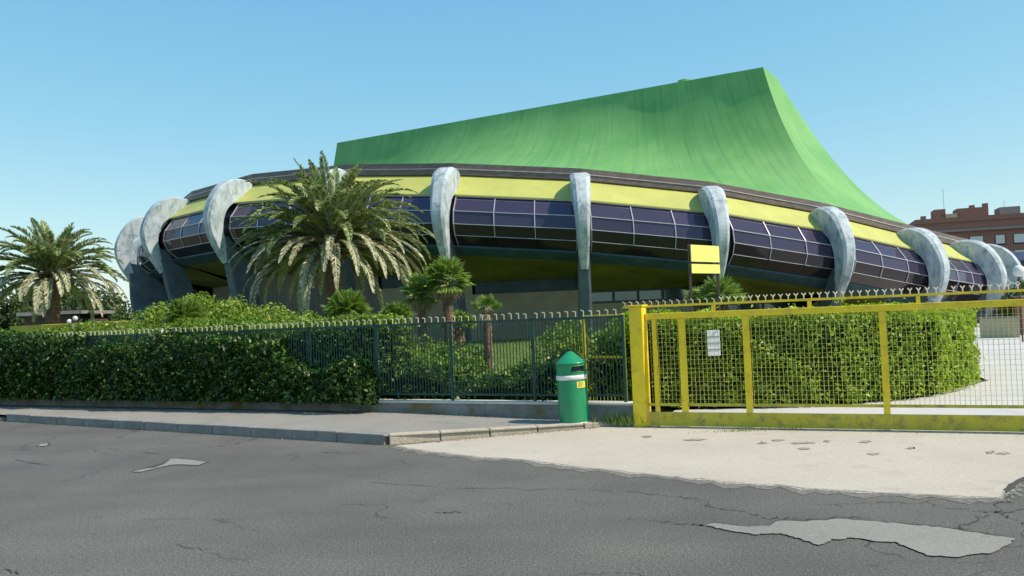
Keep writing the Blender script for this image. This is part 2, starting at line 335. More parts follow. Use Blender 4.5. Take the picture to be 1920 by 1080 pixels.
# road
b = MB(); b.add([(-90, -40, 0), (90, -40, 0), (90, -33, 0), (60, 4, 0), (KC.x+.05, KC.y+.3, 0), (KC.x-kd.x*70, KC.y-kd.y*70, 0), (-110, 60, 0)], [(0, 1, 2, 3, 4, 5, 6)])
tag(b.build('road', M['asphalt']), kind='structure')
def sidewalk_z(p):                          # dips towards the gate
    t = min(max((p.x+2.2)/4.0, 0), 1); return .13-.095*t
# sidewalk as a strip between kerb and wall
rows = []
wallpts = [wl(t, .12) for t in np.linspace(62, 0, 90)]
for i, pw in enumerate(wallpts):
    t = i/89
    # matching front point: along kerb left line, then pale kerb
    s = np.linspace(0, 1, 90)[i]
    tot1 = 60.0; tot2 = (KR-KC).length; L_ = s*(tot1+tot2)
    q = KC-kd*(tot1-L_) if L_ < tot1 else KC+(KR-KC).normalized()*(L_-tot1)
    rows.append([Vector((q.x, q.y, 0)).lerp(Vector((pw.x, pw.y, 0)), k/8) for k in range(9)])
for r in rows:
    for p in r: p.z = sidewalk_z(p)
b = MB().grid(rows)
tag(b.build('sidewalk', M['sidewalk'], smooth=True), kind='structure')
# driveway apron in front of the gate
ap = [at(*p) for p in [(745, 836), (800, 846), (900, 857), (1000, 864), (1120, 880), (1250, 893), (1380, 905), (1500, 914), (1640, 924), (1780, 930), (1872, 933), (1886, 922), (1893, 910), (1915, 897), (1960, 893), (2060, 890)]]
back = [gl(9, -.9), gl(0, -.9), gl(-.15, .0), Vector((KR.x, KR.y, 0))]
poly = [(p.x, p.y) for p in ap+back]
random.seed(3)
jag = []
for i, p in enumerate(poly[:15]):
    q = poly[i+1]
    for k in range(6):
        t = k/6; jag.append((p[0]+(q[0]-p[0])*t+random.uniform(-.02, .02), p[1]+(q[1]-p[1])*t+random.uniform(-.035, .035)))
poly = jag+poly[15:]
b = MB(); b.add([(x, y, .006) for x, y in poly], [tuple(range(len(poly)))])
tag(b.build('driveway_apron', M['apron']), kind='structure')
for (lo_, hi_, zz_, mm_) in ((.10, .34, .003, 'dusty'), (.02, .12, .0045, 'dustier')):
    A_ = []; B_ = []; random.seed(9)
    for i in range(len(jag)):
        p = Vector((*jag[i], 0)); q = Vector((*jag[min(i+1, len(jag)-1)], 0)); d_ = (q-p) if (q-p).length > 1e-5 else Vector((1, 0, 0)); n_ = Vector((d_.y, -d_.x, 0)).normalized(); n_ = Vector((-.25, -.97, 0))
        w_ = random.uniform(lo_, hi_); A_.append((p.x+n_.x*w_, p.y+n_.y*w_, zz_)); B_.append((p.x-n_.x*.05, p.y-n_.y*.05, zz_))
    tag(MB().grid([A_, B_]).build('dusty_road_edge', M[mm_]), kind='structure')
dp = [gl(.0, -.9), gl(9, -.9), gl(40, -.9), Vector((70, 30, 0)), Vector((60, 75, 0)), Vector((24.5, 60, 0)), Vector((16, 38, 0)), Vector((9.2, 17.2, 0)), Vector((7.0, 15.0, 0)), Vector((4.9, 14.2, 0)), Vector((2.6, 14.5, 0))]
b = MB(); b.add([(p.x, p.y, .010) for p in dp], [tuple(range(len(dp)))])
tag(b.build('driveway', M['drive']), kind='structure')

def patch(name, pts, z, m, jit=.02, sub=5, seed=1, flip=False):
    random.seed(seed); P = [at(*p) for p in pts]; J = []
    for i, p in enumerate(P):
        q = P[(i+1) % len(P)]
        for k in range(sub):
            t = k/sub; J.append((p.x+(q.x-p.x)*t+random.uniform(-jit, jit), p.y+(q.y-p.y)*t+random.uniform(-jit, jit)*1.5, z))
    b = MB(); b.add(J, [tuple(range(len(J)))]); return tag(b.build(name, m), kind='structure')
big = [(1325, 987), (1340, 982), (1370, 986), (1410, 990), (1440, 988), (1462, 978), (1520, 979), (1575, 975), (1640, 980), (1700, 985), (1760, 990), (1810, 998), (1860, 1006), (1903, 1012), (1890, 1024), (1862, 1040), (1830, 1041), (1795, 1048), (1740, 1044), (1705, 1030), (1680, 1018), (1640, 1016), (1600, 1010), (1560, 1014), (1535, 1025), (1518, 1018), (1490, 1010), (1465, 1002), (1420, 1004), (1380, 999), (1350, 993)]
grow = [(x_, y_-(3.2 if i_ < 20 and i_ > 0 and i_ % 5 != 3 else 1.0)) for i_, (x_, y_) in enumerate(big)]
patch('road_hole_edge', grow, .005, M['hole'], .012, 5, 5)
patch('road_patch', big, .009, M['patch'], .012, 5, 5)
patch('road_hole_edge', [(246, 885), (262, 879), (305, 869), (321, 859.5), (350, 860.3), (393, 867), (375, 871), (325, 871), (290, 879), (262, 885)], .005, M['hole'], .015, 3, 8)
patch('road_patch', [(249, 886), (265, 881), (290, 878), (305, 873), (322, 861), (350, 862), (388, 868), (372, 873), (325, 872), (290, 880), (262, 886)], .009, M['patch'], .012, 3, 9)
patch('road_hole_edge', [(67, 838), (77, 832), (93, 829), (97, 834), (89, 837)], .005, M['hole'], .015, 3, 12)
patch('road_patch', [(69, 838), (78, 833), (90, 832), (89, 837)], .009, M['patch'], .01, 3, 13)
# newer strip of asphalt beside the apron and the far right corner
patch('road_hole_edge', [(1885, 925), (1905, 912), (1925, 900), (1965, 896), (1965, 890), (1925, 894), (1900, 906), (1882, 920)], .011, M['hole'], .012, 3, 15)
# long cracks in the asphalt
def crack(pts, wpx, seed):
    random.seed(seed); P = [at(*p) for p in pts]; L = []; Rr = []
    for i in range(len(P)-1):
        for k in range(7):
            t = k/7; p = P[i].lerp(P[i+1], t); j = Vector((random.uniform(-.03, .03), random.uniform(-.05, .05), 0)); wv = wpx*random.uniform(.3, 1.3)
            L.append(Vector((p.x+j.x, p.y+j.y+wv, .007))); Rr.append(Vector((p.x+j.x, p.y+j.y-wv, .007)))
    b = MB().grid([L, Rr]); return tag(b.build('road_crack', M['hole']), kind='structure')
crack([(1180, 922), (1235, 928), (1290, 934), (1330, 951), (1400, 962), (1440, 972)], .010, 1)
crack([(1330, 951), (1325, 940), (1290, 934)], .008, 2)
crack([(1300, 985), (1325, 987)], .012, 3); crack([(1180, 972), (1240, 978), (1300, 985)], .007, 31)
crack([(1440, 972), (1490, 973), (1530, 975), (1575, 970), (1620, 974), (1700, 983)], .009, 4)
crack([(1700, 985), (1760, 988), (1830, 997), (1905, 1009)], .009, 5)
crack([(1790, 992), (1835, 972), (1860, 960)], .008, 6); crack([(1700, 926), (1760, 950), (1880, 962), (1930, 955)], .008, 7)
crack([(30, 862), (60, 868), (92, 873)], .014, 8); crack([(270, 848), (300, 852)], .012, 9)
crack([(330, 1022), (380, 1030), (430, 1048), (480, 1052)], .005, 10); crack([(700, 905), (830, 915), (1000, 918), (1180, 922)], .006, 11)
crack([(1895, 928), (1880, 945), (1870, 960), (1905, 975), (1940, 990)], .012, 12)
crack([(820, 962), (850, 960), (868, 964)], .01, 14); crack([(0, 1070), (40, 1076)], .01, 15)
for i, (x, y, wd) in enumerate([(1303, 826, 22), (1460, 827, 12), (1505, 832, 24), (1508, 843, 12), (1622, 830, 12), (1708, 842, 9), (1856, 850, 8), (1880, 852, 14), (1430, 832, 10), (1552, 829, 6), (1212, 820, 10), (1640, 853, 12)]):
    patch('apron_stain', [(x-wd, y), (x-wd*.3, y-2), (x+wd*.5, y-2), (x+wd, y-.5), (x+wd*.4, y+1.5), (x-wd*.5, y+1.8)], .012, M['stain'], .02, 4, 40+i)

# kerbs
def kerb(name, a, bpt, wd, ztop, m, nst, label_m=None, z0=-.04, gap=.012):
    d = (bpt-a); L = d.length; d = d/L; nrm = Vector((-d.y, d.x)); nrm = nrm if nrm.y > 0 else -nrm
    b = MB()
    for i in range(nst):
        t0 = L*i/nst+gap/2; t1 = L*(i+1)/nst-gap/2; p = a+d*t0; q = a+d*t1
        o1 = random.uniform(-.008, .008); o2 = random.uniform(-.008, .008)
        za = ztop(p)+random.uniform(-.006, .004); zb = ztop(q)+random.uniform(-.006, .004)
        P = [p+nrm*o1, q+nrm*o2, q+nrm*(wd+o2), p+nrm*(wd+o1)]
        b.prism(P, z0, [za, zb, zb, za])
    o = b.build(name, m, bevel=.012); return tag(o, kind='structure')
random.seed(5)
kerb('kerb', KC-kd*8.33*1.195, KC-kd*.08, .20, lambda p: .145, M['kerb'], 11)
kerb('kerb', KC-kd*60, KC-kd*10.15, .20, lambda p: .06, M['kerbpale'], 30)
pd = (KR-KC).normalized()
kerb('kerb', KC+pd*.02+Vector((-.02, .03)), KR, .16, lambda p: sidewalk_z(Vector((p.x, p.y, 0)))+.022, M['kerbpale'], 5)

# ------------------------------------------------------------------ low wall, green fence
wall = empty('low_wall', wl(0)); tag(wall, 'low stained concrete wall with whitewashed cap under the green fence', 'wall')
b = MB(); a0 = wl(-.06, .13); 
def strip(t0, t1, o0, o1, z0, z1, n):
    b = MB()
    for i in range(n):
        ta = t0+(t1-t0)*i/n; tb = t0+(t1-t0)*(i+1)/n-.006
        P = [wl(ta, o0), wl(tb, o0), wl(tb, o1), wl(ta, o1)]; b.prism([(p.x, p.y) for p in P], z0, z1+random.uniform(-.004, .004))
    return b
keep(strip(-.04, 60, .12, -.12, -.1, .285, 24).build('wall', M['concwall']), wall)
keep(strip(-.06, 60, .14, -.14, .286, .325, 24).build('cap', M['cap'], bevel=.008), wall)

ft = empty('metal_fence', wl(0)); tag(ft, 'dark green metal railing fence with curled pale spikes on the low wall', 'fence')
FT = 1.62
ts = [.12]; 
while ts[-1] < 31: ts.append(ts[-1]+1.5)
for i, t in enumerate(ts):
    b = MB(); p = wl(t, .0); b.box((p.x, p.y, (FT+.325)/2), (.042, .042, FT-.325), rz=-math.radians(27.7)); keep(b.build('post', M['fgreen']), ft)
spk_all = []
for i in range(len(ts)-1):
    b = MB(); ta, tb = ts[i]+.03, ts[i+1]-.03
    if i < 16:
        n = 25
        for k in range(n):
            t = ta+(tb-ta)*(k+.5)/n; b.bar(wl(t, 0, .40), wl(t, 0, FT-.03), .015, .015)
    for z, hh in ((.42, .03), (FT-.03, .035)):
        b.bar(wl(ta, 0, z), wl(tb, 0, z), .03, hh)
    if i >= 16:
        for k in range(12): b.bar(wl(ta+(tb-ta)*(k+.5)/12, 0, .40), wl(ta+(tb-ta)*(k+.5)/12, 0, FT-.03), .025, .02)
    keep(b.build('railing_panel', M['fgreen']), ft)
    if i < 9:
        for k in range(11):
            t = ta+(tb-ta)*(k+.5)/11; zt = FT+random.uniform(.062, .078); s = MB()
            s.bar(wl(t, 0, FT-.01), wl(t, 0, zt), .018, .014)
            s.bar(wl(t, 0, zt-.004), wl(t+.042, .015, zt+random.uniform(.0, .012)), .016, .016)
            keep(s.build('spike', M['spike']), ft)
    elif i == 9:
        s = MB()
        for q in range(9, len(ts)-1):
            for k in range(11):
                t = ts[q]+1.5*(k+.5)/11; s.bar(wl(t, 0, FT-.01), wl(t, 0, FT+.07), .018, .014)
                s.bar(wl(t, 0, FT+.066), wl(t+.042, .015, FT+.075), .016, .016)
        tag(keep(s.build('spike', M['spike']), ft), kind='stuff')

# ------------------------------------------------------------------ yellow gate post and sliding gate
gp = empty('gate_post', gl(-.04)); tag(gp, 'thick square yellow post with a cap between green fence and yellow gate', 'post')
p = gl(-.06, .02)
b = MB().box((p.x, p.y, .86), (.20, .20, 1.72), rz=-math.radians(30)); keep(b.build('shaft', M['yellow'], bevel=.008), gp)
b = MB().box((p.x, p.y, 1.735), (.235, .235, .028), rz=-math.radians(30)); keep(b.build('cap', M['yellow'], bevel=.006), gp)

gate = empty('sliding_gate', gl(.1)); tag(gate, 'long yellow sliding gate with wire mesh and solid bottom panel', 'gate')
GL = 9.0; GZ = 1.60
b = MB().bar(gl(.05, 0, 1.575), gl(GL, 0, 1.575), .075, .085); keep(b.build('top_rail', M['yellow'], bevel=.006), gate)
b = MB().bar(gl(.05, 0, .315), gl(GL, 0, .315), .05, .035); keep(b.build('lower_rail', M['yellowdull']), gate)
def tx(px, py=680):                         # where the gate line passes under a photo column
    for k in range(900):
        q = gl(k*.01, 0, .9); d = q-Vector((0, 0, EYE)); xx = 960+F*d.dot(_R)/d.dot(_F)
        if xx >= px: return k*.01
    return 9
for i, (px, wd) in enumerate([(1229, .050), (1281, .086), (1401, .082), (1657, .078), (2040, .08)]):
    t = tx(px); b = MB().bar(gl(t, .006, .02), gl(t, .006, 1.532), wd, .065, up=tuple(GD)); 
    b = MB().box(gl(t, .008, .775), (wd, .07, 1.512), rz=-math.radians(25.2)); keep(b.build('upright', M['yellow']), gate)
b = MB()
pan = [(.06, tx(1665)-.001), (tx(1665)+.001, GL)]
for j, (a, c) in enumerate(pan):
    b = MB(); mid = gl((a+c)/2, .045, .117); b.box(mid, (c-a, .02, .195), rz=-math.radians(25.2)); keep(b.build('bottom_panel', M['yellowdull']), gate)
b = MB()
t = .1
while t < GL: b.bar(gl(t, -.012, .33), gl(t, -.012, 1.535), .0048, .0048); t += .057
z = .39
while z < 1.52: b.bar(gl(.1, -.018, z), gl(GL, -.018, z), .0030, .0030); z += .062
keep(b.build('wire_mesh', M['mesh']), gate)
b = MB().bar(gl(-.30, -.06, 1.722), gl(GL, -.06, 1.722), .04, .032)
keep(b.build('spiked_rail', M['yellow']), gate)
for px in (1341, 1521, 1727):
    t = tx(px); keep(MB().box(gl(t, -.04, 1.662), (.05, .035, .088), rz=-math.radians(25.2)).build('rail_bracket', M['yellow']), gate)
t = -.27; i = 0
while t < GL:
    b = MB(); zt = 1.736; b.bar(gl(t, -.06, zt), gl(t, -.06, zt+.05), .016, .012)
    if t < 1.1: b.bar(gl(t, -.06, zt+.046), gl(t-.035, -.05, zt+.066), .014, .014)
    else:
        for sgn in (-1, 1): b.bar(gl(t, -.06, zt+.043), gl(t+sgn*.024, -.06-sgn*.02, zt+.078), .011, .011)
    t += .100; keep(b.build('spike', M['spike']), gate)
# small yellow leaf behind the green fence
yg = empty('garden_gate', (1.6, 14.4, 0)); tag(yg, 'small yellow framed gate leaf seen through the green railing beside the gate post', 'gate')
A = at(1103, 748, .1); A = atY(1100, 748, 14.6); B2 = atY(1174, 748, 14.1)
def yv(p, q, z): return Vector((p.x+(q.x-p.x), p.y+(q.y-p.y), z))
Az = Vector((A.x, A.y, 0)); Bz = Vector((B2.x, B2.y, 0))
keep(MB().bar(Az+Vector((0, 0, .02)), Az+Vector((0, 0, 1.60)), .05, .05).build('stile', M['yellow']), yg)
keep(MB().bar(Bz+Vector((0, 0, .02)), Bz+Vector((0, 0, 1.60)), .09, .05).build('stile', M['yellow']), yg)
keep(MB().bar(Az+Vector((0, 0, 1.60)), Bz+Vector((0, 0, 1.60)), .04, .05).build('rail', M['yellow']), yg)
keep(MB().bar(Az+Vector((0, 0, .93)), Bz+Vector((0, 0, .93)), .03, .035).build('rail', M['yellow']), yg)
b = MB()
for k in range(1, 11): q = Az.lerp(Bz, k/11); b.bar(q+Vector((0, 0, .1)), q+Vector((0, 0, 1.58)), .008, .008)
keep(b.build('rods', M['mesh']), yg)

# ------------------------------------------------------------------ litter bin
bn = empty('litter_bin', (.84, 12.99, .028)); tag(bn, 'green cylindrical litter bin with conical lid and white bands on the pavement', 'bin')
bn.rotation_euler = (0, -math.radians(1.6), 0)
rb = .222
MB().lathe([(0, .002), (rb+.004, .002), (rb+.004, .052), (rb, .054)], n=48).build('base_band', M['binwhite'], bn, True)
prof = [(rb, .05), (rb, .06), (rb+.003, .4), (rb, .672)]
MB().lathe(prof, n=48).build('body', M['bingreen'], bn, True)
MB().lathe([(rb+.001, .672), (rb+.006, .674), (rb+.006, .738), (rb+.001, .740)], n=48).build('upper_band', M['binwhite'], bn, True)
# hood with a mouth cut into it, facing the street and to the right
am = math.radians(-62); aw = math.radians(33)
h = MB(); rh = rb+.002
def arc(z0, z1, a0_, a1_, r=rh, n=40): h.lathe([(r, z0), (r, z1)], n=n, a0=a0_, a1=a1_)
arc(.74, .79, 0, 2*PI, n=56); arc(.872, .905, 0, 2*PI, n=56); arc(.79, .872, am+aw, am-aw+2*PI, n=48)
for a in (am+aw, am-aw):                    # thickness of the mouth sides
    c_, s_ = math.cos(a), math.sin(a); h.add([(rh*c_, rh*s_, .79), (rh*c_, rh*s_, .872), (.19*c_, .19*s_, .872), (.19*c_, .19*s_, .79)], [(0, 1, 2, 3)])
h.build('hood', M['bingreen'], bn, True)
MB().lathe([(.19, .755), (.19, .895)], n=40).build('liner', M['dark'], bn, True)
fr = MB()
for zz in (.788, .874):
    fr.tube([((rh+.003)*math.cos(am-aw+2*aw*k/12), (rh+.003)*math.sin(am-aw+2*aw*k/12), zz) for k in range(13)], .006, 6)
for a in (am-aw, am+aw): fr.tube([((rh+.003)*math.cos(a), (rh+.003)*math.sin(a), .788), ((rh+.003)*math.cos(a), (rh+.003)*math.sin(a), .874)], .006, 6)
fr.build('mouth_frame', M['bingreen'], bn, True)
MB().lathe([(rh+.001, .903), (rh+.009, .900), (rh+.009, .916), (rh, .924), (.05, 1.068), (.02, 1.082), (0, 1.085)], n=48).build('lid', M['bingreen'], bn, True)
st = MB().lathe([(rb+.006, .555), (rb+.006, .645)], n=12, a0=math.radians(-76), a1=math.radians(-38)).build('sticker', M['sticker'], bn, True)
tb = MB()
for k, (z_, a0_, a1_) in enumerate([(.628, -71, -50), (.612, -71, -44), (.598, -71, -52), (.584, -71, -42), (.570, -71, -55)]):
    tb.lathe([(rb+.008, z_), (rb+.008, z_+.007)], n=6, a0=math.radians(a0_), a1=math.radians(a1_))
tb.build('printed_lines', M['stickertext'], st, True)

# ------------------------------------------------------------------ the arena
D = 66.0; A0 = .055; R = 27.4
C = Vector((D*math.sin(A0), D*math.cos(A0), 0)); EN = -C/D; ER = Vector((math.cos(A0), -math.sin(A0), 0))
HT = {-2: 8.2, -1: 8.8, 0: 9.16, 1: 9.22, 2: 8.95, 3: 8.51, 4: 7.92, 5: 7.18, 6: 6.25, 7: 5.35, 8: 4.9, 9: 4.9, 10: 5.2, 11: 5.9, 12: 7.1}
def hh(k):
    k = k+2.0; k = k % 15; i = int(math.floor(k)); f = k-i; a = HT[i-2]; b_ = HT[(i+1) % 15-2]; return a+(b_-a)*f
DA = {0: -1.4, -1: -1.0, 2: .8}
def ang(k):
    i = math.floor(k); f = k-i
    return math.radians(((k-3.8)*12)+DA.get(i, 0)*(1-f)+DA.get(i+1, 0)*f)
def rp(k, rho, z):                          # on the polygon through the rib axes
    i = math.floor(k+1e-9); f = k-i
    def v(j): a = ang(j); return C+(EN*math.cos(a)+ER*math.sin(a))*(R+rho)
    p = v(i).lerp(v(i+1), f) if f > 1e-6 else v(i); return Vector((p.x, p.y, z))
K0, K1 = -11, 19
arena = empty('sports_arena', C); tag(arena, 'large round sports hall with sweeping green roof, curved ribs and purple glass band', 'sports hall')
def band(name, prof, m, ks=range(K0, K1), parent=arena):
    b = MB()
    for k in ks:
        rows = [[rp(k, r, hh(k)+z), rp(k+1-1e-6 if False else k+1, r, hh(k+1)+z)] for r, z in prof]
        b.grid(rows)
    return keep(b.build(name, m), parent)
band('fascia', [(-.25, .02), (.02, .02), (.02, -.24), (.10, -.25), (.10, -.50), (0, -.52)], M['fascia'])
band('fascia_lip', [(.02, -.225), (.13, -.225), (.13, -.262), (.10, -.262)], M['lip'])
band('lime_slope', [(-.05, -.50), (.35, -.78), (.8, -1.15), (1.32, -1.52), (1.32, -1.58), (1.15, -1.58)], M['lime'])
GP = [(1.22, -1.60), (1.74, -2.28), (1.82, -2.84), (1.62, -3.32), (1.15, -3.72)]
band('teal_band', [(1.15, -3.72), (1.18, -3.80), (.62, -4.12), (.50, -4.12)], M['teal'])
def wz(k):                                  # wall top of the bay starting at rib k
    return max((hh(k)+hh(k+1))/2-4.95, .55)
b = MB()
for k in range(K0, K1):
    z = wz(k); b.grid([[rp(k, .50, hh(k)-4.10), rp(k+1, .50, hh(k+1)-4.10)], [rp(k, -2.4, min(z, hh(k)-4.4)), rp(k+1, -2.4, min(z, hh(k+1)-4.4))]])
keep(b.build('soffit', M['under']), arena)
# glass bays: four rows of three panes between each pair of ribs
for k in range(K0, K1):
    vis = -3 <= k <= 11
    b = MB(); n = 3; e = .075; e0 = .03 if 4 <= k <= 8 else e; e1 = .09 if 4 <= k <= 8 else e
    for j in range(n):
        fa = e0+(1-e0-e1)*j/n; fb = e0+(1-e0-e1)*(j+1)/n
        for i in range(4):
            (r0, z0), (r1, z1) = GP[i], GP[i+1]
            P = [rp(k+fa, r0, hh(k+fa)+z0), rp(k+fb, r0, hh(k+fb)+z0), rp(k+fb, r1, hh(k+fb)+z1), rp(k+fa, r1, hh(k+fa)+z1)]
            cn = sum(P, Vector())/4; P = [cn+(q-cn)*.99 for q in P]
            tw = random.uniform(-.012, .012); P[0] += EN*tw; P[2] -= EN*tw
            b.add(P, [(0, 1, 2, 3)])
    up = MB(); [up.add([b.v[q_] for q_ in f], [(0, 1, 2, 3)]) for i_, f in enumerate(b.f) if i_ % 4 < 2]; g = keep(up.build('glass_bay', M['glass']), arena)
    lw = MB(); [lw.add([b.v[q_] for q_ in f], [(0, 1, 2, 3)]) for i_, f in enumerate(b.f) if i_ % 4 >= 2]; lg = lw.build('lower_panes', M['glasslow']); lg.parent = g
    if vis:
        f = MB()
        for i, (r, z) in enumerate(GP[:4]):
            wd = (.034, .034, .028, .02)[i]
            f.bar(rp(k+e0, r+.03, hh(k+e0)+z), rp(k+1-e1, r+.03, hh(k+1-e1)+z), wd, wd)
        f.bar(rp(k+e0, 1.30, hh(k+e0)-1.74), rp(k+1-e1, 1.30, hh(k+1-e1)-1.74), .04, .03)
        for j in range(n+1):
            fa = e0+(1-e0-e1)*j/n
            for i in range(4 if j in (0, n) else 3):
                (r0, z0), (r1, z1) = GP[i], GP[i+1]
                f.bar(rp(k+fa, r0+.03, hh(k+fa)+z0), rp(k+fa, r1+.03, hh(k+fa)+z1), .042 if i < 1 else .028, .04)
        mo = f.build('glazing_bars', M['mull']); mo.parent = g; 
# closing strips behind the ribs
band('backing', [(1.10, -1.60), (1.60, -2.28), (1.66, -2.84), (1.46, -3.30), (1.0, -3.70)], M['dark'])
# outer wall, windows and doors
for k in range(-3, 12):
    z = wz(k); a0_, a1_ = .0, 1.0
    zl = ground_z(*rp(k+.5, -2.5, 0).xy)-.1
    if z-.66 > zl:
        if k <= 1:
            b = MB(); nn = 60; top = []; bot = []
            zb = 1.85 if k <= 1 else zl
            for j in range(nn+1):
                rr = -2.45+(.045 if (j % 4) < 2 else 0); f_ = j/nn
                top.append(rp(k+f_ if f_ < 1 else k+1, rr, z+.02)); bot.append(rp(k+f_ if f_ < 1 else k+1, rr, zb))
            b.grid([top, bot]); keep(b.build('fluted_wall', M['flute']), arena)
            b = MB(); b.grid([[rp(k, -2.9, 1.87), rp(k+1, -2.9, 1.87)], [rp(k, -2.9, zl), rp(k+1, -2.9, zl)]])
            for j in range(9): q = k+(j+.5)/9; b.bar(rp(q, -2.82, zl), rp(q, -2.82, 1.86), .07, .05)
            b.bar(rp(k+.01, -2.5, 1.86), rp(k+.99, -2.5, 1.86), .9, .05)
            keep(b.build('entrance_glazing', M['dark']), arena)
        else:
            b = MB(); b.grid([[rp(k, -2.45, z-.60), rp(k+1, -2.45, z-.60)], [rp(k, -2.45, zl), rp(k+1, -2.45, zl)]]); keep(b.build('wall', M['wall']), arena)
            w_ = MB(); w_.grid([[rp(k+.02, -2.52, z+.02), rp(k+.98, -2.52, z+.02)], [rp(k+.02, -2.52, z-.60), rp(k+.98, -2.52, z-.60)]])
            wo_ = keep(w_.build('window_strip', M['winframe']), arena)
            w_ = MB()
            for j in range(4): fa = .06+.225*j; w_.grid([[rp(k+fa, -2.47, z-.09), rp(k+fa+.20, -2.47, z-.09)], [rp(k+fa, -2.47, z-.50), rp(k+fa+.20, -2.47, z-.50)]])
            pn = w_.build('pane', M['winglass'] if k >= 4 else M['winframe']); pn.parent = wo_
    else:
        b = MB(); b.grid([[rp(k, -2.4, z+.02), rp(k+1, -2.4, z+.02)], [rp(k, -2.4, -.3), rp(k+1, -2.4, -.3)]]); keep(b.build('wall', M['wall']), arena)
b = MB()
for k in list(range(12, 19))+list(range(-11, -3)): b.grid([[rp(k, -2.4, wz(k)), rp(k+1, -2.4, wz(k))], [rp(k, -2.4, -.3), rp(k+1, -2.4, -.3)]])
keep(b.build('rear_wall', M['wall']), arena)
# ribs
OUT = [(-.10, -.66), (.10, -.46), (.55, -.34), (1.1, -.33), (1.65, -.54), (2.1, -.94), (2.46, -1.55), (2.66, -2.2), (2.61, -2.85), (2.38, -3.45), (2.05, -4.0), (1.72, -4.5)]
INN = [(-.05, -.86), (.18, -1.08), (.52, -1.22), (.95, -1.38), (1.3, -1.55), (1.60, -1.82), (1.78, -2.2), (1.86, -2.6), (1.84, -3.0), (1.74, -3.5), (1.62, -3.95), (1.62, -4.44)]
def catmull(P, n):
    out = []
    for i in range(len(P)-1):
        p0 = P[max(i-1, 0)]; p1 = P[i]; p2 = P[i+1]; p3 = P[min(i+2, len(P)-1)]
        for j in range(n):
            t = j/n; out.append(tuple(.5*((2*p1[c])+(-p0[c]+p2[c])*t+(2*p0[c]-5*p1[c]+4*p2[c]-p3[c])*t*t+(-p0[c]+3*p1[c]-3*p2[c]+p3[c])*t**3) for c in range(len(p1))))
    out.append(P[-1]); return out
for k in range(K0, K1):
    vis = -3 <= k <= 11; h0 = hh(k); a = ang(k); rad = EN*math.cos(a)+ER*math.sin(a); tan = Vector((-rad.y, rad.x, 0))
    foot = C+rad*(R+.1); gz = ground_z(foot.x, foot.y)-.15-h0
    low = gz > -4.9
    wd = [.58, .70, .82, .86, .82, .74, .66, .60, .55, .50, .42, .32]
    lo = [(1.90, -3.1), (1.80, -3.7), (1.62, -4.35), (1.15, -4.4+(gz+4.4)*.45), (.75, -4.4+(gz+4.4)*.8), (.45, gz)]
    li = [(1.30, -3.3), (.95, -3.95), (.35, -4.5), (-.25, -4.4+(gz+4.4)*.5), (-.65, -4.4+(gz+4.4)*.8), (-.85, gz)]
    if low: lo = [(1.90, -3.1), (1.84, -3.6), (1.75, (gz-3.6)/2), (1.6, gz)]; li = [(1.30, -3.3), (1.0, -3.8), (.8, (gz-4)/2), (.7, gz)]
    elif -6 < k <= -1: lo = [(2.0, -3.1), (1.95, -3.8), (1.9, -4.6), (1.85, -5.6), (1.5, -6.9), (.9, gz)]; li = [(1.30, -3.3), (.7, -4.0), (-.3, -4.8), (-.6, -5.8), (-.9, -6.9), (-1.1, gz)]
    rot_ = {4: 2, 5: 9, 6: 11, 7: 11, 8: 6, 9: 4}.get(k, 0); sh_ = {-1: -.55, 0: -.40, 1: -.2, 4: -.12, 5: -.25, 6: -.35, 7: -.35, 8: -.3, 9: -.2}.get(k, 0)
    a2 = a-math.radians(rot_); rad2 = EN*math.cos(a2)+ER*math.sin(a2); tan2 = Vector((-rad2.y, rad2.x, 0)); anc = C+rad*(R+{-1: .35}.get(k, 0))+tan*sh_
    def P(r, z, s): q = anc+rad2*r+tan2*s; return Vector((q.x, q.y, h0+z))
    def sweep(o_, i_, wds, ch, nsub):
        oo = catmull([(*p, w_) for p, w_ in zip(o_, wds)], nsub); ii = catmull(i_, nsub); rows = []
        for (ro, zo, w_), (ri, zi) in zip(oo, ii):
            dr, dz = ro-ri, zo-zi; l = math.hypot(dr, dz)+1e-6; e_ = min(ch, l*.4); er, ez = dr/l*e_, dz/l*e_
            rows.append([P(ri, zi, w_*.5), P(ro-er, zo-ez, w_*.5), P(ro, zo, w_*.30), P(ro, zo, -w_*.30), P(ro-er, zo-ez, -w_*.5), P(ri, zi, -w_*.5), P(ri, zi, w_*.5)])
        b = MB().grid(rows); b.add(rows[0][:6], [(0, 1, 2, 3, 4, 5)]); return b
    rib_ = keep(sweep(OUT, INN, wd, .10, 4 if vis else 1).build('rib', M['rib']), arena)
    leg_ = sweep(lo, li, [.44, .46, .50, .56, .60, .62], .06, 3 if vis else 1).build('leg', M['leg']); leg_.parent = rib_
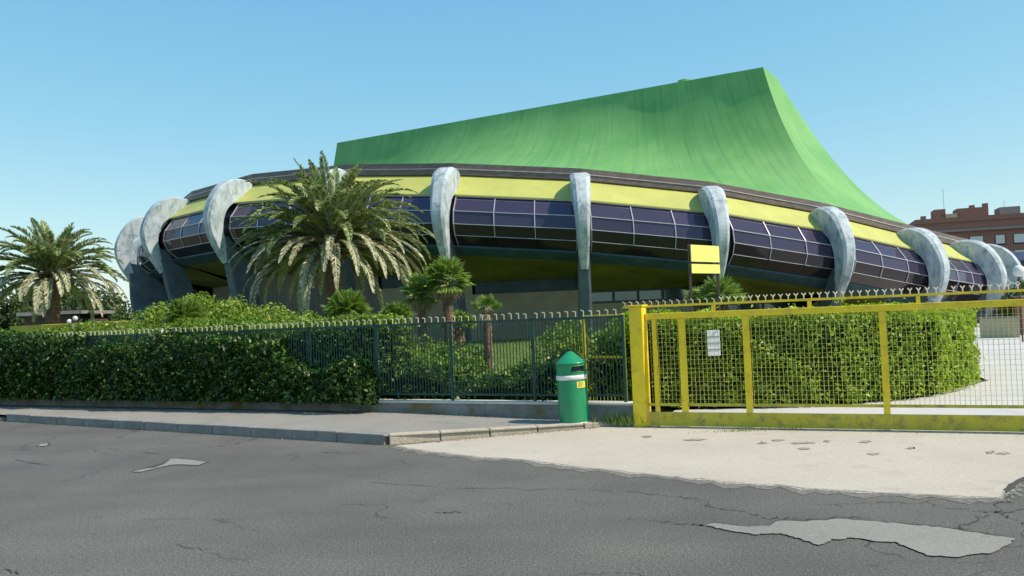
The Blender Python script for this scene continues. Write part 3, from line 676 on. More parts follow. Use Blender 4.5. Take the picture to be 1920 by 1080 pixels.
# roof: a narrow ridge with concave sails running down to the rim, hipped at both ends
THS = math.radians(56); S = EN*math.cos(THS)+ER*math.sin(THS); SN = Vector((S.y, -S.x, 0))
if SN.y > 0: SN = -SN                       # towards the camera
def sp(s, z, off=0): q = C+S*s+SN*off; return Vector((q.x, q.y, z))
BW, AW = 1.15, .8                           # half widths of the ridge at its ends
def sail(th0, th1, T0, T1, nu, name, side):
    rows = []; uvs = []; NV = 30
    for i in range(nu+1):
        u = i/nu; th = math.radians(th0+(th1-th0)*u); k = math.degrees(th)/12+3.8; p = rp(k, -.12, hh(k)+.02); q = T0.lerp(T1, u); d = q-p
        e_ = max(0, min(1, u/.22, (1-u)/.22)); e = (e_*e_*(3-2*e_)) if side else 0.0
        g = max(0, min(1, (math.degrees(th)-43)/26)) if math.degrees(th) < 90 else 0
        c1 = p+Vector((d.x, d.y, 0))*(.42+.08*e)+Vector((0, 0, d.z*(.02+.03*g))); c2 = p+Vector((d.x, d.y, 0))*(.80+.135*e-.09*g)+Vector((0, 0, d.z*(.36-.10*e+.08*g)))
        row = []
        for j in range(NV+1):
            t = j/NV; row.append(p*(1-t)**3+c1*3*(1-t)**2*t+c2*3*(1-t)*t*t+q*t**3); uvs.append((u*(th1-th0)*.42, j*.75))
        rows.append(row)
    return keep(MB().grid(rows).build(name, M['roof'], smooth=True, uv=uvs), arena)
BF, BB, AF, AB = sp(16.8, 16.5, BW), sp(16.8, 16.3, -BW), sp(-23.1, 17.8, AW), sp(-23.1, 17.8, -AW)
sail(43, -109, BF, AF, 110, 'roof_sail', 1); sail(69, 221, BB, AB, 60, 'roof_sail', 1)
sail(43, 69, BF, BB, 24, 'roof_end', 0); sail(-109, -139, AF, AB, 16, 'roof_end', 0)
keep(MB().grid([[AF, AB], [BF, BB]]).build('roof_ridge', M['roof'], uv=[(0, 0), (1, 0), (0, 9), (1, 9)]), arena)
v = sp(10.9, 16.75, 0); keep(MB().lathe([(0, .5), (.5, .45), (.55, 0)], (v.x, v.y, v.z-.2), 12).build('roof_vent', M['roof'], uv=[(0, 0)]*36), arena)

# ------------------------------------------------------------------ foliage
def rot_frames(N, normal_bias=None, bias=0.0):
    n = RNG.normal(size=(N, 3)); n /= np.linalg.norm(n, axis=1, keepdims=True)
    if normal_bias is not None:
        n = n+np.asarray(normal_bias)*bias; n /= np.linalg.norm(n, axis=1, keepdims=True)
    t = RNG.normal(size=(N, 3)); t -= (t*n).sum(1, keepdims=True)*n; t /= np.linalg.norm(t, axis=1, keepdims=True)
    return n, t, np.cross(n, t)
def leaves(P, size, ar=.5, nb=None, bias=0.0, fold=.18):
    """pointed leaves of four corners, bent along the midrib is left to shading"""
    N = len(P); n, t, s = rot_frames(N, nb, bias); L = size*RNG.uniform(.45, 1.45, (N, 1)); W = L*ar
    a = P-t*L*.5; c = P+t*L*.5; m1 = P+s*W*.5+n*L*fold; m2 = P-s*W*.5+n*L*fold
    return np.stack([a, m1, c, m2], 1).reshape(-1, 3)
def vnoise(x, seed=0):                      # smooth 1-D noise
    r = np.random.default_rng(seed).uniform(-1, 1, 4096); i = np.floor(x).astype(int); f = x-i; f = f*f*(3-2*f); return r[i % 4096]*(1-f)+r[(i+1) % 4096]*f
def hedge(name, label, path, width, hfun, n, size, m, z0=.05, coreshrink=.16, lump=.10, group=None, cat='hedge', bias=.8, gz=0.0):
    """path: list of xy; cross-section a rounded box of the given width; n leaves per square metre of surface"""
    root = empty(name, (path[0][0], path[0][1], 0)); tag(root, label, cat, group)
    P = np.array(path, float); seg = np.linalg.norm(np.diff(P, axis=0), axis=1); cum = np.concatenate([[0], np.cumsum(seg)]); L = cum[-1]
    def along(t):
        x = np.interp(t, cum, P[:, 0]); y = np.interp(t, cum, P[:, 1]); e = .05
        dx = np.interp(np.minimum(t+e, L), cum, P[:, 0])-np.interp(np.maximum(t-e, 0), cum, P[:, 0]); dy = np.interp(np.minimum(t+e, L), cum, P[:, 1])-np.interp(np.maximum(t-e, 0), cum, P[:, 1])
        l = np.hypot(dx, dy)+1e-9; return x, y, dy/l, -dx/l
    hm = float(np.mean([hfun(t) for t in np.linspace(0, L, 20)])); per = 2*hm+width; N = int(n*(L+width)*per)
    t = RNG.uniform(-width*.25, L+width*.25, N); c = RNG.uniform(0, per, N); tt = np.clip(t, 0, L); H = np.array([hfun(q) for q in tt])
    x, y, nx, ny = along(tt); tx_, ty_ = -ny, nx
    left = c < hm; top = (c >= hm) & (c < hm+width); 
    u = np.where(left, -width/2, np.where(top, c-hm-width/2, width/2)); zz = np.where(left, c/hm*H, np.where(top, H, (per-c)/hm*H))
    ends = (t < 0) | (t > L); u = np.where(ends, RNG.uniform(-width/2, width/2, N), u); zz = np.where(ends, RNG.uniform(0, 1, N)*H, zz)
    lu = vnoise(tt*2.3+zz*3.1, 3)*lump+vnoise(tt*6.1-zz*5.3, 5)*lump*.5
    dep = -np.abs(RNG.normal(0, .055, N))*1.0+lu+np.where(RNG.uniform(size=N) < .03, RNG.uniform(0, .12, N), 0)
    sgn = np.sign(u)*(~top)
    u2 = u+sgn*dep; z2 = np.maximum(zz+np.where(top | (zz > H*.9), dep, 0)+z0+gz, z0*.85)
    X = x+nx*u2+tx_*np.clip(t-tt, -.14, .14); Y = y+ny*u2+ty_*np.clip(t-tt, -.14, .14)
    nb = np.stack([nx*sgn, ny*sgn, np.where(top, 1, .45)], 1)
    V = leaves(np.stack([X, Y, z2], 1), size, .5, nb, bias)
    np_mesh('foliage', V-np.array([path[0][0], path[0][1], 0]), 4, m, root)
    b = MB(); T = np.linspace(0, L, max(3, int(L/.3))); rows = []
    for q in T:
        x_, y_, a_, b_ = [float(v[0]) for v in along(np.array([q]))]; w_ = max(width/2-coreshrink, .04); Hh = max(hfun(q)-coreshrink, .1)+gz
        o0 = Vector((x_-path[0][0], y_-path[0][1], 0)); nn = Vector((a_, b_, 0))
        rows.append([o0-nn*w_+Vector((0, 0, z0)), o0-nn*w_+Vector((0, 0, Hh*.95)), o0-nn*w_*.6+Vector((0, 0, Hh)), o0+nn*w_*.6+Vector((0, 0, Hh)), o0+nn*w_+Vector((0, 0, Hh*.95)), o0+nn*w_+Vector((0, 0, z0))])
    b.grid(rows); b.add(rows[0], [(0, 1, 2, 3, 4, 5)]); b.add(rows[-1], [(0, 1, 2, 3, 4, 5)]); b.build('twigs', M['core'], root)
    return root
def tof(px, off):                           # distance along the fence line under a photo column
    for k in range(0, 4000):
        q = wl(k*.01, off, 1.0); d = q-Vector((0, 0, EYE)); xx = 960+F*d.dot(_R)/d.dot(_F)
        if xx <= px: return k*.01
    return 40
# overgrown street side hedge
def outer_h(px_t):
    pts = [(-400, 1.66), (60, 1.66), (130, 1.60), (165, 1.40), (290, 1.38), (320, 1.55), (350, 1.46), (395, 1.56), (420, 1.42), (470, 1.52), (520, 1.40), (545, 1.02), (600, .92), (640, .98), (665, 1.06), (690, .70), (700, .5)]
    return np.interp(px_t, [p[0] for p in pts], [p[1] for p in pts])
tab_t = np.array([tof(px, .28) for px in (700, 650, 600, 540, 500, 450, 400, 350, 300, 200, 100, 0)]); tab_p = np.array([700, 650, 600, 540, 500, 450, 400, 350, 300, 200, 100, 0])
def t2px(t): return np.interp(t, tab_t, tab_p, right=-50)
t_end = float(tab_t[0])
n_ = 40; path = [tuple(wl(t, .27).xy) for t in np.linspace(t_end+.15, 33, n_)]
hedge('hedge', 'dark overgrown hedge spilling over the low wall along the pavement', path, .55, lambda t: float(outer_h(t2px(t+t_end+.15)))-.30, 620, .085, M['hedge'], z0=.30, lump=.12)
path = [tuple(wl(t, -.62).xy) for t in np.linspace(t_end+.05, 33, 40)]
hedge('hedge', 'tall hedge behind the green railing with sunlit light green top', path, .85, lambda t: 1.70+.06*math.sin(t*1.7)+.05*math.sin(t*4.1), 520, .075, M['shrub'], z0=.04, lump=.10)
path = [tuple(wl(t, -.45).xy) for t in np.linspace(1.15, t_end+.2, 24)]
hedge('hedge', 'low dark bushes behind the bare stretch of green railing', path, .6, lambda t: .74+.16*math.sin(t*2.1+1)+.10*math.sin(t*5.3)+.35*max(0, (t-3.0))/2.2, 420, .075, M['hedge'], z0=.05, lump=.22)
# sunlit block hedge behind the gate
HP = [(2.15, 15.6), (2.5, 15.1), (3.4, 14.85), (5.0, 14.55), (6.6, 15.1), (8.1, 16.7), (9.6, 20.5), (11.3, 26)]
def hgate(t): return float(np.interp(t, [0, 4, 7, 12, 18], [1.56, 1.47, 1.33, 1.28, 1.25]))+.025*math.sin(t*3.3)
hedge('hedge', 'clipped bright green hedge curving along the driveway behind the yellow gate', HP, 1.15, hgate, 950, .068, M['hedgelime'], z0=.06, lump=.09, bias=1.0)
# bushes beside the bin seen through the railing
def bush(name, label, c, r, n, size, m, cat='bush', group=None, core=True, squash=1.0):
    root = empty(name, c); tag(root, label, cat, group)
    k = RNG.normal(size=(n, 3)); k /= np.linalg.norm(k, axis=1, keepdims=True); k[:, 2] = np.abs(k[:, 2])*1.0
    rr = RNG.uniform(.72, 1.0, (n, 1))*(1+.22*np.sin(k[:, :1]*5+k[:, 1:2]*4)+.15*np.sin(k[:, 2:3]*9+k[:, :1]*7))
    nb2 = 9; bc = RNG.normal(size=(nb2, 3)); bc /= np.linalg.norm(bc, axis=1, keepdims=True); bc[:, 2] = np.abs(bc[:, 2]); bc[0] = (0, 0, 1.0); bc[1] = (.7, .2, .85); bc[2] = (-.6, -.3, .9); wb_ = RNG.integers(0, nb2, n)
    k = RNG.normal(size=(n, 3)); k /= np.linalg.norm(k, axis=1, keepdims=True)
    sc3 = np.array([r[0]*.58, r[1]*.58, min(r[2]*.42, r[0]*.62)])
    P = bc[wb_]*np.array([r[0]*.62, r[1]*.62, r[2]*.74])+k*sc3*RNG.uniform(.6, 1.08, (n, 1)); P[:, 2] = np.maximum(P[:, 2], .03); V = leaves(P, size, .5, k, .6); np_mesh('foliage', V, 4, m, root)
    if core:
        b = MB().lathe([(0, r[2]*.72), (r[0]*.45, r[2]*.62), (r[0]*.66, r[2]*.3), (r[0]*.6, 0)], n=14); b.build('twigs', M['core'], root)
    return root
bush('bush', 'rounded leafy bush on the lawn between bin and small yellow gate', (.95, 15.3, 0), (.75, .6, 1.45), 5200, .07, M['shrub'])
for i_, (px, t_, rr, hh_, lab) in enumerate([(690, 1.1, .62, 1.15, 'dark leafy shrub behind the railing where the street hedge ends'), (765, 1.5, .6, 1.0, 'shrub behind the railing left of the two fan palm trunks'), (858, 1.3, .55, .95, 'shrub at the foot of the taller fan palm trunk'), (985, 1.6, .62, .72, 'low shrub on the lawn left of the bin'), (930, 1.0, .5, .62, 'lowest shrub behind the railing by the smallest fan palm trunk')]):
    q_ = wl(tof(px, -t_), -t_); bush('bush', lab, (q_.x, q_.y, .02), (rr, rr*.8, hh_), 3600, .08, M['shrub' if i_ != 0 else 'hedge'], group='shrubs behind the railing')
for i_, (px, t_, rr, hh_, lab) in enumerate([(705, 3.0, .9, 1.25, 'broad bright shrub deep behind the railing by the low fan palm'), (780, 3.4, .9, 1.1, 'bright shrub deep in the garden hiding the foot of the shorter fan palm'), (850, 3.2, .8, 1.0, 'bright shrub deep in the garden hiding the foot of the taller fan palm')]):
    q_ = wl(tof(px, -t_), -t_); bush('bush', lab, (q_.x, q_.y, .05), (rr, rr*.8, hh_), 4200, .085, M['shrub'], group='shrubs behind the railing')
bush('bush', 'leafy bush directly behind the small yellow gate leaf', (1.75, 15.7, 0), (.55, .6, 1.5), 4200, .07, M['shrub'])

def frond(out_l, out_r, c, az, el, L, droop, wide, nl, updir=.35, wid=.042, curl=0.0):
    """one feather leaf: integrates an arching stalk, hangs leaflets on both sides"""
    n = 22; ds = L/n; p = np.array(c, float); e = el; stalk = []; T = []
    for i in range(n+1):
        d = np.array([math.cos(az)*math.cos(e), math.sin(az)*math.cos(e), math.sin(e)]); stalk.append(p.copy()); T.append(d)
        p = p+d*ds; e -= droop*((i+1)/n)**1.2*ds*1.0; e = max(e, -1.52); az += curl*ds
    stalk = np.array(stalk); T = np.array(T)
    s = RNG.uniform(.0, 1, nl)*.88+.12; s.sort(); f = s*n; i = np.minimum(f.astype(int), n-1); fr = (f-i)[:, None]
    P = stalk[i]*(1-fr)+stalk[i+1]*fr; t = T[i]*(1-fr)+T[i+1]*fr; t /= np.linalg.norm(t, axis=1, keepdims=True)
    up = np.array([0, 0, 1.0]); side = np.cross(t, up); side /= (np.linalg.norm(side, axis=1, keepdims=True)+1e-6); nrm = np.cross(side, t)
    sg = np.where(RNG.uniform(size=nl) < .5, -1.0, 1.0)[:, None]
    ll = (wide*np.clip(np.sin(np.clip(s*.93+.07, 0, 1)*PI)**.55, .18, 1)*RNG.uniform(.85, 1.15, nl))[:, None]
    ud = updir*RNG.uniform(.4, 1.5, (nl, 1)); d = side*sg*.62+t*.78+nrm*ud+np.array([0, 0, -.10]); d /= np.linalg.norm(d, axis=1, keepdims=True)
    w = np.cross(d, nrm*1.0+RNG.normal(0, .35, (nl, 3))); w /= (np.linalg.norm(w, axis=1, keepdims=True)+1e-6); w *= wid*.5
    tip = P+d*ll+np.array([0, 0, -1.0])*ll*.10
    out_l.append(np.stack([P-w*.6, P+d*ll*.5+w*1.0, tip, P+d*ll*.5-w*1.0], 1).reshape(-1, 3))
    # stalk as a flat strip
    wv = np.cross(T, up); wv /= (np.linalg.norm(wv, axis=1, keepdims=True)+1e-6); tk = np.linspace(.035, .008, n+1)[:, None]
    A = stalk-wv*tk; B = stalk+wv*tk
    out_r.append(np.stack([A[:-1], B[:-1], B[1:], A[1:]], 1).reshape(-1, 3))
def date_palm(label, c, th, crown_r, trunk_r, nf, seed, az_extra=None, fw=.42, nl=150):
    global RNG
    RNG = np.random.default_rng(seed)
    root = empty('palm_tree', c); tag(root, label, 'palm tree', 'feather palms in the garden')
    # trunk with diamond bosses
    b = MB(); rows = []; nz, na = int(th/.045), 36
    for i in range(nz+1):
        z = th*i/nz; flare = 1+.25*math.exp(-z*2.2)+.18*max(0, (z-th*.80)/(th*.2)); row = []
        for j in range(na+1):
            a = 2*PI*j/na; bo = .5+.5*math.sin(a*9+(z/.22)*PI)*math.sin(a*9-(z/.22)*PI+1.2)
            r = trunk_r*flare*(.88+.20*bo); row.append((r*math.cos(a), r*math.sin(a), z))
        rows.append(row)
    b.grid(rows).build('trunk', M['trunk'], root)
    # cut leaf bases under the crown
    b = MB()
    for i in range(70):
        a = RNG.uniform(0, 2*PI); z = th-.05-RNG.uniform(0, .55); r0 = trunk_r*1.1; l = RNG.uniform(.12, .32); e = RNG.uniform(.5, 1.1)
        p0 = Vector((r0*math.cos(a), r0*math.sin(a), z)); p1 = p0+Vector((math.cos(a)*math.cos(e), math.sin(a)*math.cos(e), math.sin(e)))*l
        b.bar(p0, p1, .085, .04)
    b.build('leaf_bases', M['trunk'], root)
    gl_, gr_, ol_, or_ = [], [], [], []
    for i in range(nf):
        q = (i+.5)/nf; az = i*2.39996+RNG.uniform(-.25, .25); el = 1.36-1.58*q**.74+RNG.uniform(-.12, .12)
        L = crown_r*(.94+.16*q)*RNG.uniform(.9, 1.08)*(1.0 if q > .1 else .86); dr = (1.15+.35*q)*2.2/L*RNG.uniform(.75, 1.2)*(.30 if q < .07 else 1)
        cc = (math.cos(az)*.10, math.sin(az)*.10, th+.12-.28*q)
        if q < .58: frond(gl_, gr_, cc, az, el, L, dr, fw, nl, .40)
        else: frond(ol_, or_, cc, az, el, L, dr, fw*.80, nl, .22)
    np_mesh('green_fronds', np.concatenate(gl_), 4, M['frond'], root); np_mesh('lower_fronds', np.concatenate(ol_), 4, M['oldfrond'], root)
    np_mesh('frond_stalks', np.concatenate(gr_+or_), 4, M['rachis'], root)
    return root
pc = atY(624, 446, 26.0); date_palm('big feather palm in front of the arena glass with drooping fronds', (pc.x, pc.y, .3), pc.z-.42, 2.95, .25, 150, 21, nl=320, fw=.30)
pc = atY(97, 512, 34.0); date_palm('feather palm at the left against sky and trees', (pc.x, pc.y, .3), pc.z-.35, 2.65, .27, 104, 33, nl=240, fw=.36)

def fan_palm(label, c, th, r, nf, seed, name='fan_palm', tr=.09, dry=6, blade=.42, elmin=-.6, m='fan', group='small fan palms behind the railing', pet=.45, nb=26, wmul=.11, spread=2.6, trunk=True):
    global RNG
    RNG = np.random.default_rng(seed); root = empty(name, c); tag(root, label, 'palm tree', group)
    if trunk:
        rows = []; nz = max(4, int(th/.05))
        for i in range(nz+1):
            z = th*i/nz; rows.append([((tr*(1+.25*((i+j) % 2)*.6+.15*math.sin(i*2.1)))*math.cos(2*PI*j/14), (tr*(1+.3*((i+j) % 2)*.6))*math.sin(2*PI*j/14), z) for j in range(15)])
        MB().grid(rows).build('trunk', M['trunk'], root)
    G, Dd, St = [], [], []
    for i in range(nf+dry):
        isdry = i >= nf; q = (i % nf+.5)/nf; az = i*2.39996+RNG.uniform(-.3, .3); el = (1.35+(elmin-1.35)*q+RNG.uniform(-.15, .15)) if not isdry else RNG.uniform(-1.3, -.7)
        d = np.array([math.cos(az)*math.cos(el), math.sin(az)*math.cos(el), math.sin(el)]); c0 = np.array([0, 0, th]); pl = pet*r*RNG.uniform(.75, 1.15)*(1 if not isdry else .6)
        h_ = c0+d*pl; sd = np.cross(d, [0, 0, 1.0]); sd /= np.linalg.norm(sd)+1e-6; nr = np.cross(sd, d)
        St.append(np.array([c0-sd*.012, c0+sd*.012, h_+sd*.008, h_-sd*.008]))
        for k in range(nb):
            a = -spread/2+spread*k/(nb-1)+RNG.uniform(-.03, .03); bd = d*math.cos(a)+sd*math.sin(a)+nr*(.18*math.cos(a*2)); bd /= np.linalg.norm(bd)
            L = blade*r/.5*(1-.10*abs(a))*RNG.uniform(.88, 1.05)*(1 if not isdry else .75); w = np.cross(bd, nr); w /= np.linalg.norm(w); w = w*L*wmul*.5+nr*L*.03*(1 if k % 2 else -1)
            tip = h_+bd*L+np.array([0, 0, -1])*L*(.16 if not isdry else .5)
            (Dd if isdry else G).append(np.array([h_, h_+bd*L*.55+w, tip, h_+bd*L*.55-w]))
    np_mesh('fan_leaves', np.concatenate(G), 4, M[m], root); np_mesh('leaf_stalks', np.concatenate(St), 4, M['rachis'], root)
    if Dd: np_mesh('dry_leaves', np.concatenate(Dd), 4, M['dryfan'], root)
    return root
def fp(px, py, Y, label, r, nf, seed, **kw):
    q = atY(px, py, Y); gz = ground_z(q.x, q.y); return fan_palm(label, (q.x, q.y, gz), q.z-gz, r, nf, seed, **kw)
fp(838, 525, 19.2, 'taller fan palm with shaggy trunk right of the big feather palm', .50, 26, 1, tr=.10, dry=12)
fp(790, 550, 19.6, 'shorter fan palm with brown tipped leaves beside the taller fan palm', .46, 20, 2, tr=.09, dry=9)
fp(912, 582, 18.2, 'smallest trunked fan palm with few leaves in front of the beige wall', .34, 7, 3, tr=.085, dry=1, elmin=.2)
fp(652, 590, 20.2, 'round trunkless fan palm at the foot of the big feather palm', .55, 26, 4, tr=.12, dry=0, elmin=.05)
fp(745, 600, 20.5, 'low bright fan palm between the round one and the trunked pair', .42, 22, 5, tr=.12, dry=0, elmin=.1)
fp(860, 615, 20.6, 'low fan palm behind the trunks of the two fan palms', .42, 18, 6, tr=.12, dry=0, elmin=.1)
fp(345, 600, 22.5, 'dark green dwarf fan palm rising left among the pale shrubs', .55, 24, 7, tr=.12, dry=0, elmin=.1)
fp(1352, 562, 19.5, 'spiky fan palm behind the yellow signboard above the gate', .52, 30, 8, tr=.14, dry=0, elmin=-.1, wmul=.07, nb=20)
fp(1310, 566, 19.8, 'smaller spiky palm at the left post of the yellow signboard', .36, 18, 9, tr=.1, dry=0, elmin=-.1, wmul=.07, nb=18)
# pale shrubs in front of the entrance
for i, (px, py, Y, rr, lab) in enumerate([(300, 572, 23.6, .85, 'pale green feathery shrub furthest left before the arena entrance'), (372, 560, 24.2, 1.05, 'tallest pale green feathery shrub before the arena entrance'), (440, 567, 23.4, 1.0, 'pale green shrub under the second rib from the left'), (510, 583, 22.6, .95, 'pale green shrub left of the big feather palm trunk'), (575, 592, 21.8, .75, 'low light green shrub near the big palm trunk'), (700, 600, 20.6, .75, 'low light green shrub between the two round fan palms')]):
    q = atY(px, py, Y); g = ground_z(q.x, q.y); bush('shrub', lab, (q.x, q.y, g), (rr, rr, (q.z-g)*1.04+.1), 8500, .10, M['paleleaf'], 'shrub', 'pale shrubs before the entrance')

# lawn with grass blades
def grass(name, n, fn, hgt, m=None, kind='stuff', cat='grass', label=None):
    P = fn(n); N = len(P); a = RNG.uniform(0, 2*PI, N); h_ = hgt*RNG.uniform(.5, 1.3, N); ln = RNG.uniform(-.5, .5, (N, 2))*h_[:, None]
    sx = np.cos(a)*.006*(hgt/.08)**.5; sy = np.sin(a)*.006*(hgt/.08)**.5
    A = P+np.stack([-sx, -sy, 0*a], 1); B = P+np.stack([sx, sy, 0*a], 1); T = P+np.concatenate([ln, h_[:, None]], 1)
    o = np_mesh(name, np.stack([A, B, T], 1).reshape(-1, 3), 3, m or M['grass']); tag(o, label, cat, kind=kind); return o
lawnp = [wl(1.0, -.15), wl(34, -.15), Vector((-34, 52, 0)), Vector((-6, 45, 0)), Vector((4, 41, 0)), Vector((10, 41, 0)), Vector((9.5, 27, 0)), Vector((7.5, 17.6, 0)), Vector((5, 15.6, 0)), Vector((2.2, 16, 0)), Vector((1.9, 14.2, 0))]
rows = []
for y in np.linspace(13.3, 43, 60):
    xl = W0.x-(y-13.15)/math.tan(math.radians(27.7)); xr = float(np.interp(y, [13.3, 14.5, 16, 20, 26, 43], [1.9, 1.9, 5.5, 9.0, 10.9, 12.5]))
    rows.append([(x, y, ground_z(x, y)+.025) for x in np.linspace(max(xl+.2, -34), xr, 40)])
tag(MB().grid(rows).build('lawn', M['lawn'], smooth=True), kind='structure')
def lawn_pts(n):
    y = 14+RNG.uniform(0, 1, n)**1.2*26; x = RNG.uniform(-3.5, 2.3, n)*(y/22)+.4
    z = np.array([ground_z(a, b_) for a, b_ in zip(x, y)])+.02; return np.stack([x, y, z], 1)
grass('grass', 42000, lawn_pts, .10, label='mown lawn between railing and arena wall')
def tufts(cs):
    def f(n):
        out = []
        for (x, y, z, sx, k) in cs: out.append(np.stack([RNG.normal(x, sx, k), RNG.normal(y, .035, k)-np.abs(RNG.normal(0, .05, k)), np.full(k, z)], 1))
        return np.concatenate(out)
    return f
cs = []
def weed(px, py, sx, k): q = at(px, py, sidewalk_z(at(px, py, .1))); cs.append((q.x, q.y, q.z, sx, k))
weed(840, 770, .28, 420); weed(870, 772, .15, 200); weed(1000, 776, .12, 120); weed(485, 765, .05, 60); weed(1120, 786, .2, 160); weed(1180, 795, .1, 90); weed(575, 767, .06, 50); weed(920, 774, .25, 60); weed(1035, 783, .05, 40); weed(700, 771, .2, 30); weed(1150, 793, .15, 120)
grass('weeds', 0, tufts(cs), .16, label='dry weeds sprouting along the foot of the low wall', cat='weeds')
cs = []
def weed2(px, py, sx, k): q = at(px, py, .006); cs.append((q.x, q.y, .006, sx, k))
weed2(1420, 806, .35, 220); weed2(1215, 801, .08, 60); weed2(730, 838, .04, 30); weed2(1490, 806, .06, 40); weed2(1380, 808, .2, 60)
grass('weeds', 0, tufts(cs), .035, label='small weeds growing under the yellow gate', cat='weeds')

# dry leaf litter along wall foot, kerb and gate
def litter(name, pts, label, m, size=.03):
    V = []
    for (x, y, z) in pts:
        a = RNG.uniform(0, 2*PI); c_, s_ = math.cos(a)*size*RNG.uniform(.4, 1.2), math.sin(a)*size*RNG.uniform(.4, 1.2)
        V += [(x-c_, y-s_, z+.002), (x-s_*.5, y+c_*.5, z+.010*RNG.uniform()), (x+c_, y+s_, z+.003), (x+s_*.5, y-c_*.5, z+.008*RNG.uniform())]
    o = np_mesh(name, V, 4, m); tag(o, label, 'leaf litter', kind='stuff')
M['litter'] = leafmat('dry_litter', [(0, (.10, .065, .03)), (.5, (.24, .17, .08)), (1, (.42, .34, .2))], .8, .05)
pts = []
for _ in range(900):
    t = RNG.uniform(-.1, 18); o_ = .14+abs(RNG.normal(0, .10)); p = wl(t, o_); pts.append((p.x, p.y, sidewalk_z(p)+.004))
for _ in range(260):
    q = KC-kd*RNG.uniform(0, 12); n_ = Vector((-kd.y, kd.x)); n_ = n_ if n_.y < 0 else -n_; q = q+n_*abs(RNG.normal(0, .07)); pts.append((q.x, q.y, .004))
for _ in range(220):
    q = KC+pd*RNG.uniform(0, 3.4)+Vector((pd.y, -pd.x))*abs(RNG.normal(.03, .08)); pts.append((q.x, q.y, .009))
for _ in range(260):
    p = gl(RNG.uniform(0, 7), .07+abs(RNG.normal(0, .10))); pts.append((p.x, p.y, .010))
litter('leaf_litter', pts, 'brown dry leaves and grit gathered along wall, kerbs and gate', M['litter'], .022)

# ------------------------------------------------------------------ signboard, notice, lamp
sg = empty('signboard', atY(1322, 640, 18.0)); sg.location.z = 0; tag(sg, 'blank yellow two panel signboard on brown posts behind the gate', 'sign')
P1 = atY(1296, 560, 17.6); P2 = atY(1348, 560, 18.4); zt = atY(1320, 460, 18.0).z; zb = atY(1320, 513, 18.0).z; zm = zt-(zt-zb)*.64
sa = math.atan2(P2.y-P1.y, P2.x-P1.x); sw = math.hypot(P2.x-P1.x, P2.y-P1.y); sc_ = Vector(((P1.x+P2.x)/2, (P1.y+P2.y)/2, 0))+Vector((math.sin(sa), -math.cos(sa), 0))*.045
for q in (P1, P2): keep(MB().bar((q.x, q.y, 0), (q.x, q.y, zt+.01), .05, .05).build('post', M['signpost']), sg)
keep(MB().box((sc_.x, sc_.y, (zt+zm)/2+.01), (sw+.02, .02, zt-zm-.03), rz=sa).build('upper_panel', M['signyellow'], bevel=.004), sg)
keep(MB().box((sc_.x, sc_.y, (zb+zm)/2-.01), (sw+.02, .02, zm-zb-.02), rz=sa).build('lower_panel', M['signyellow'], bevel=.004), sg)
q = atY(1338, 643, 14.22); nb_ = empty('notice_panel', (q.x, q.y, 0)); tag(nb_, 'small white panel with dark divisions half buried in the hedge', 'panel')
hs_ = 24*14.2/F; keep(MB().box((q.x, q.y, q.z), (.20, .03, hs_*2), rz=-.1).build('board', M['notice'], bevel=.004), nb_)
for k in (-.5, 0, .5): keep(MB().box((q.x, q.y-.019, q.z+hs_*k), (.20, .006, .012), rz=-.1).build('division', M['noticegap']), nb_)
keep(MB().bar((q.x+.05, q.y+.018, q.z-.05), (q.x+.05, q.y+.75, q.z-.05), .04, .04).build('bracket', M['signpost']), nb_)

q = atY(1910, 508, 30); lp = empty('globe_lamp', (q.x, q.y, 0)); tag(lp, 'white globe lamp on a thin scrolled post at the right edge', 'lamp')
rl = 11*30/F
keep(MB().lathe([(rl*math.sin(PI*i/14)+1e-4, -rl*math.cos(PI*i/14)) for i in range(15)], (q.x, q.y, q.z), 20).build('globe', M['white'], smooth=True), lp)
keep(MB().tube([(q.x, q.y, 0), (q.x, q.y, q.z-rl*.9)], .03, 8).build('pole', M['signpost']), lp)
keep(MB().tube([(q.x+.02, q.y, q.z-.35), (q.x-.18, q.y, q.z-.42), (q.x-.34, q.y, q.z-.36), (q.x-.40, q.y, q.z-.22)], .02, 6).build('scroll', M['white']), lp)

# beige block wall across the driveway
wb = empty('block_wall', (16.6, 34, 0)); tag(wb, 'short beige block wall with grey coping across the white yard', 'wall')
p0 = atY(1838, 632, 34); p1 = atY(1913, 632, 33)
keep(MB().prism([(p0.x, p0.y), (p1.x, p1.y), (p1.x+.2, p1.y+.35), (p0.x+.2, p0.y+.35)], 0, .74).build('wall', M['blockwall']), wb)
keep(MB().prism([(p0.x-.04, p0.y-.05), (p1.x+.04, p1.y-.05), (p1.x+.25, p1.y+.4), (p0.x+.15, p0.y+.4)], .742, .80).build('coping', M['kerb']), wb)
wb2 = empty('brick_pier', (p1.x+1, p1.y+1, 0)); tag(wb2, 'reddish brown brick pier at the right edge beyond the gate', 'pier')
q = atY(1917, 600, 35); keep(MB().box((q.x+.25, q.y, .75), (.8, .5, 1.5)).build('shaft', M['brick']), wb2)
keep(MB().box((q.x+.25, q.y, 1.535), (.9, .6, .06)).build('coping', M['kerb']), wb2)

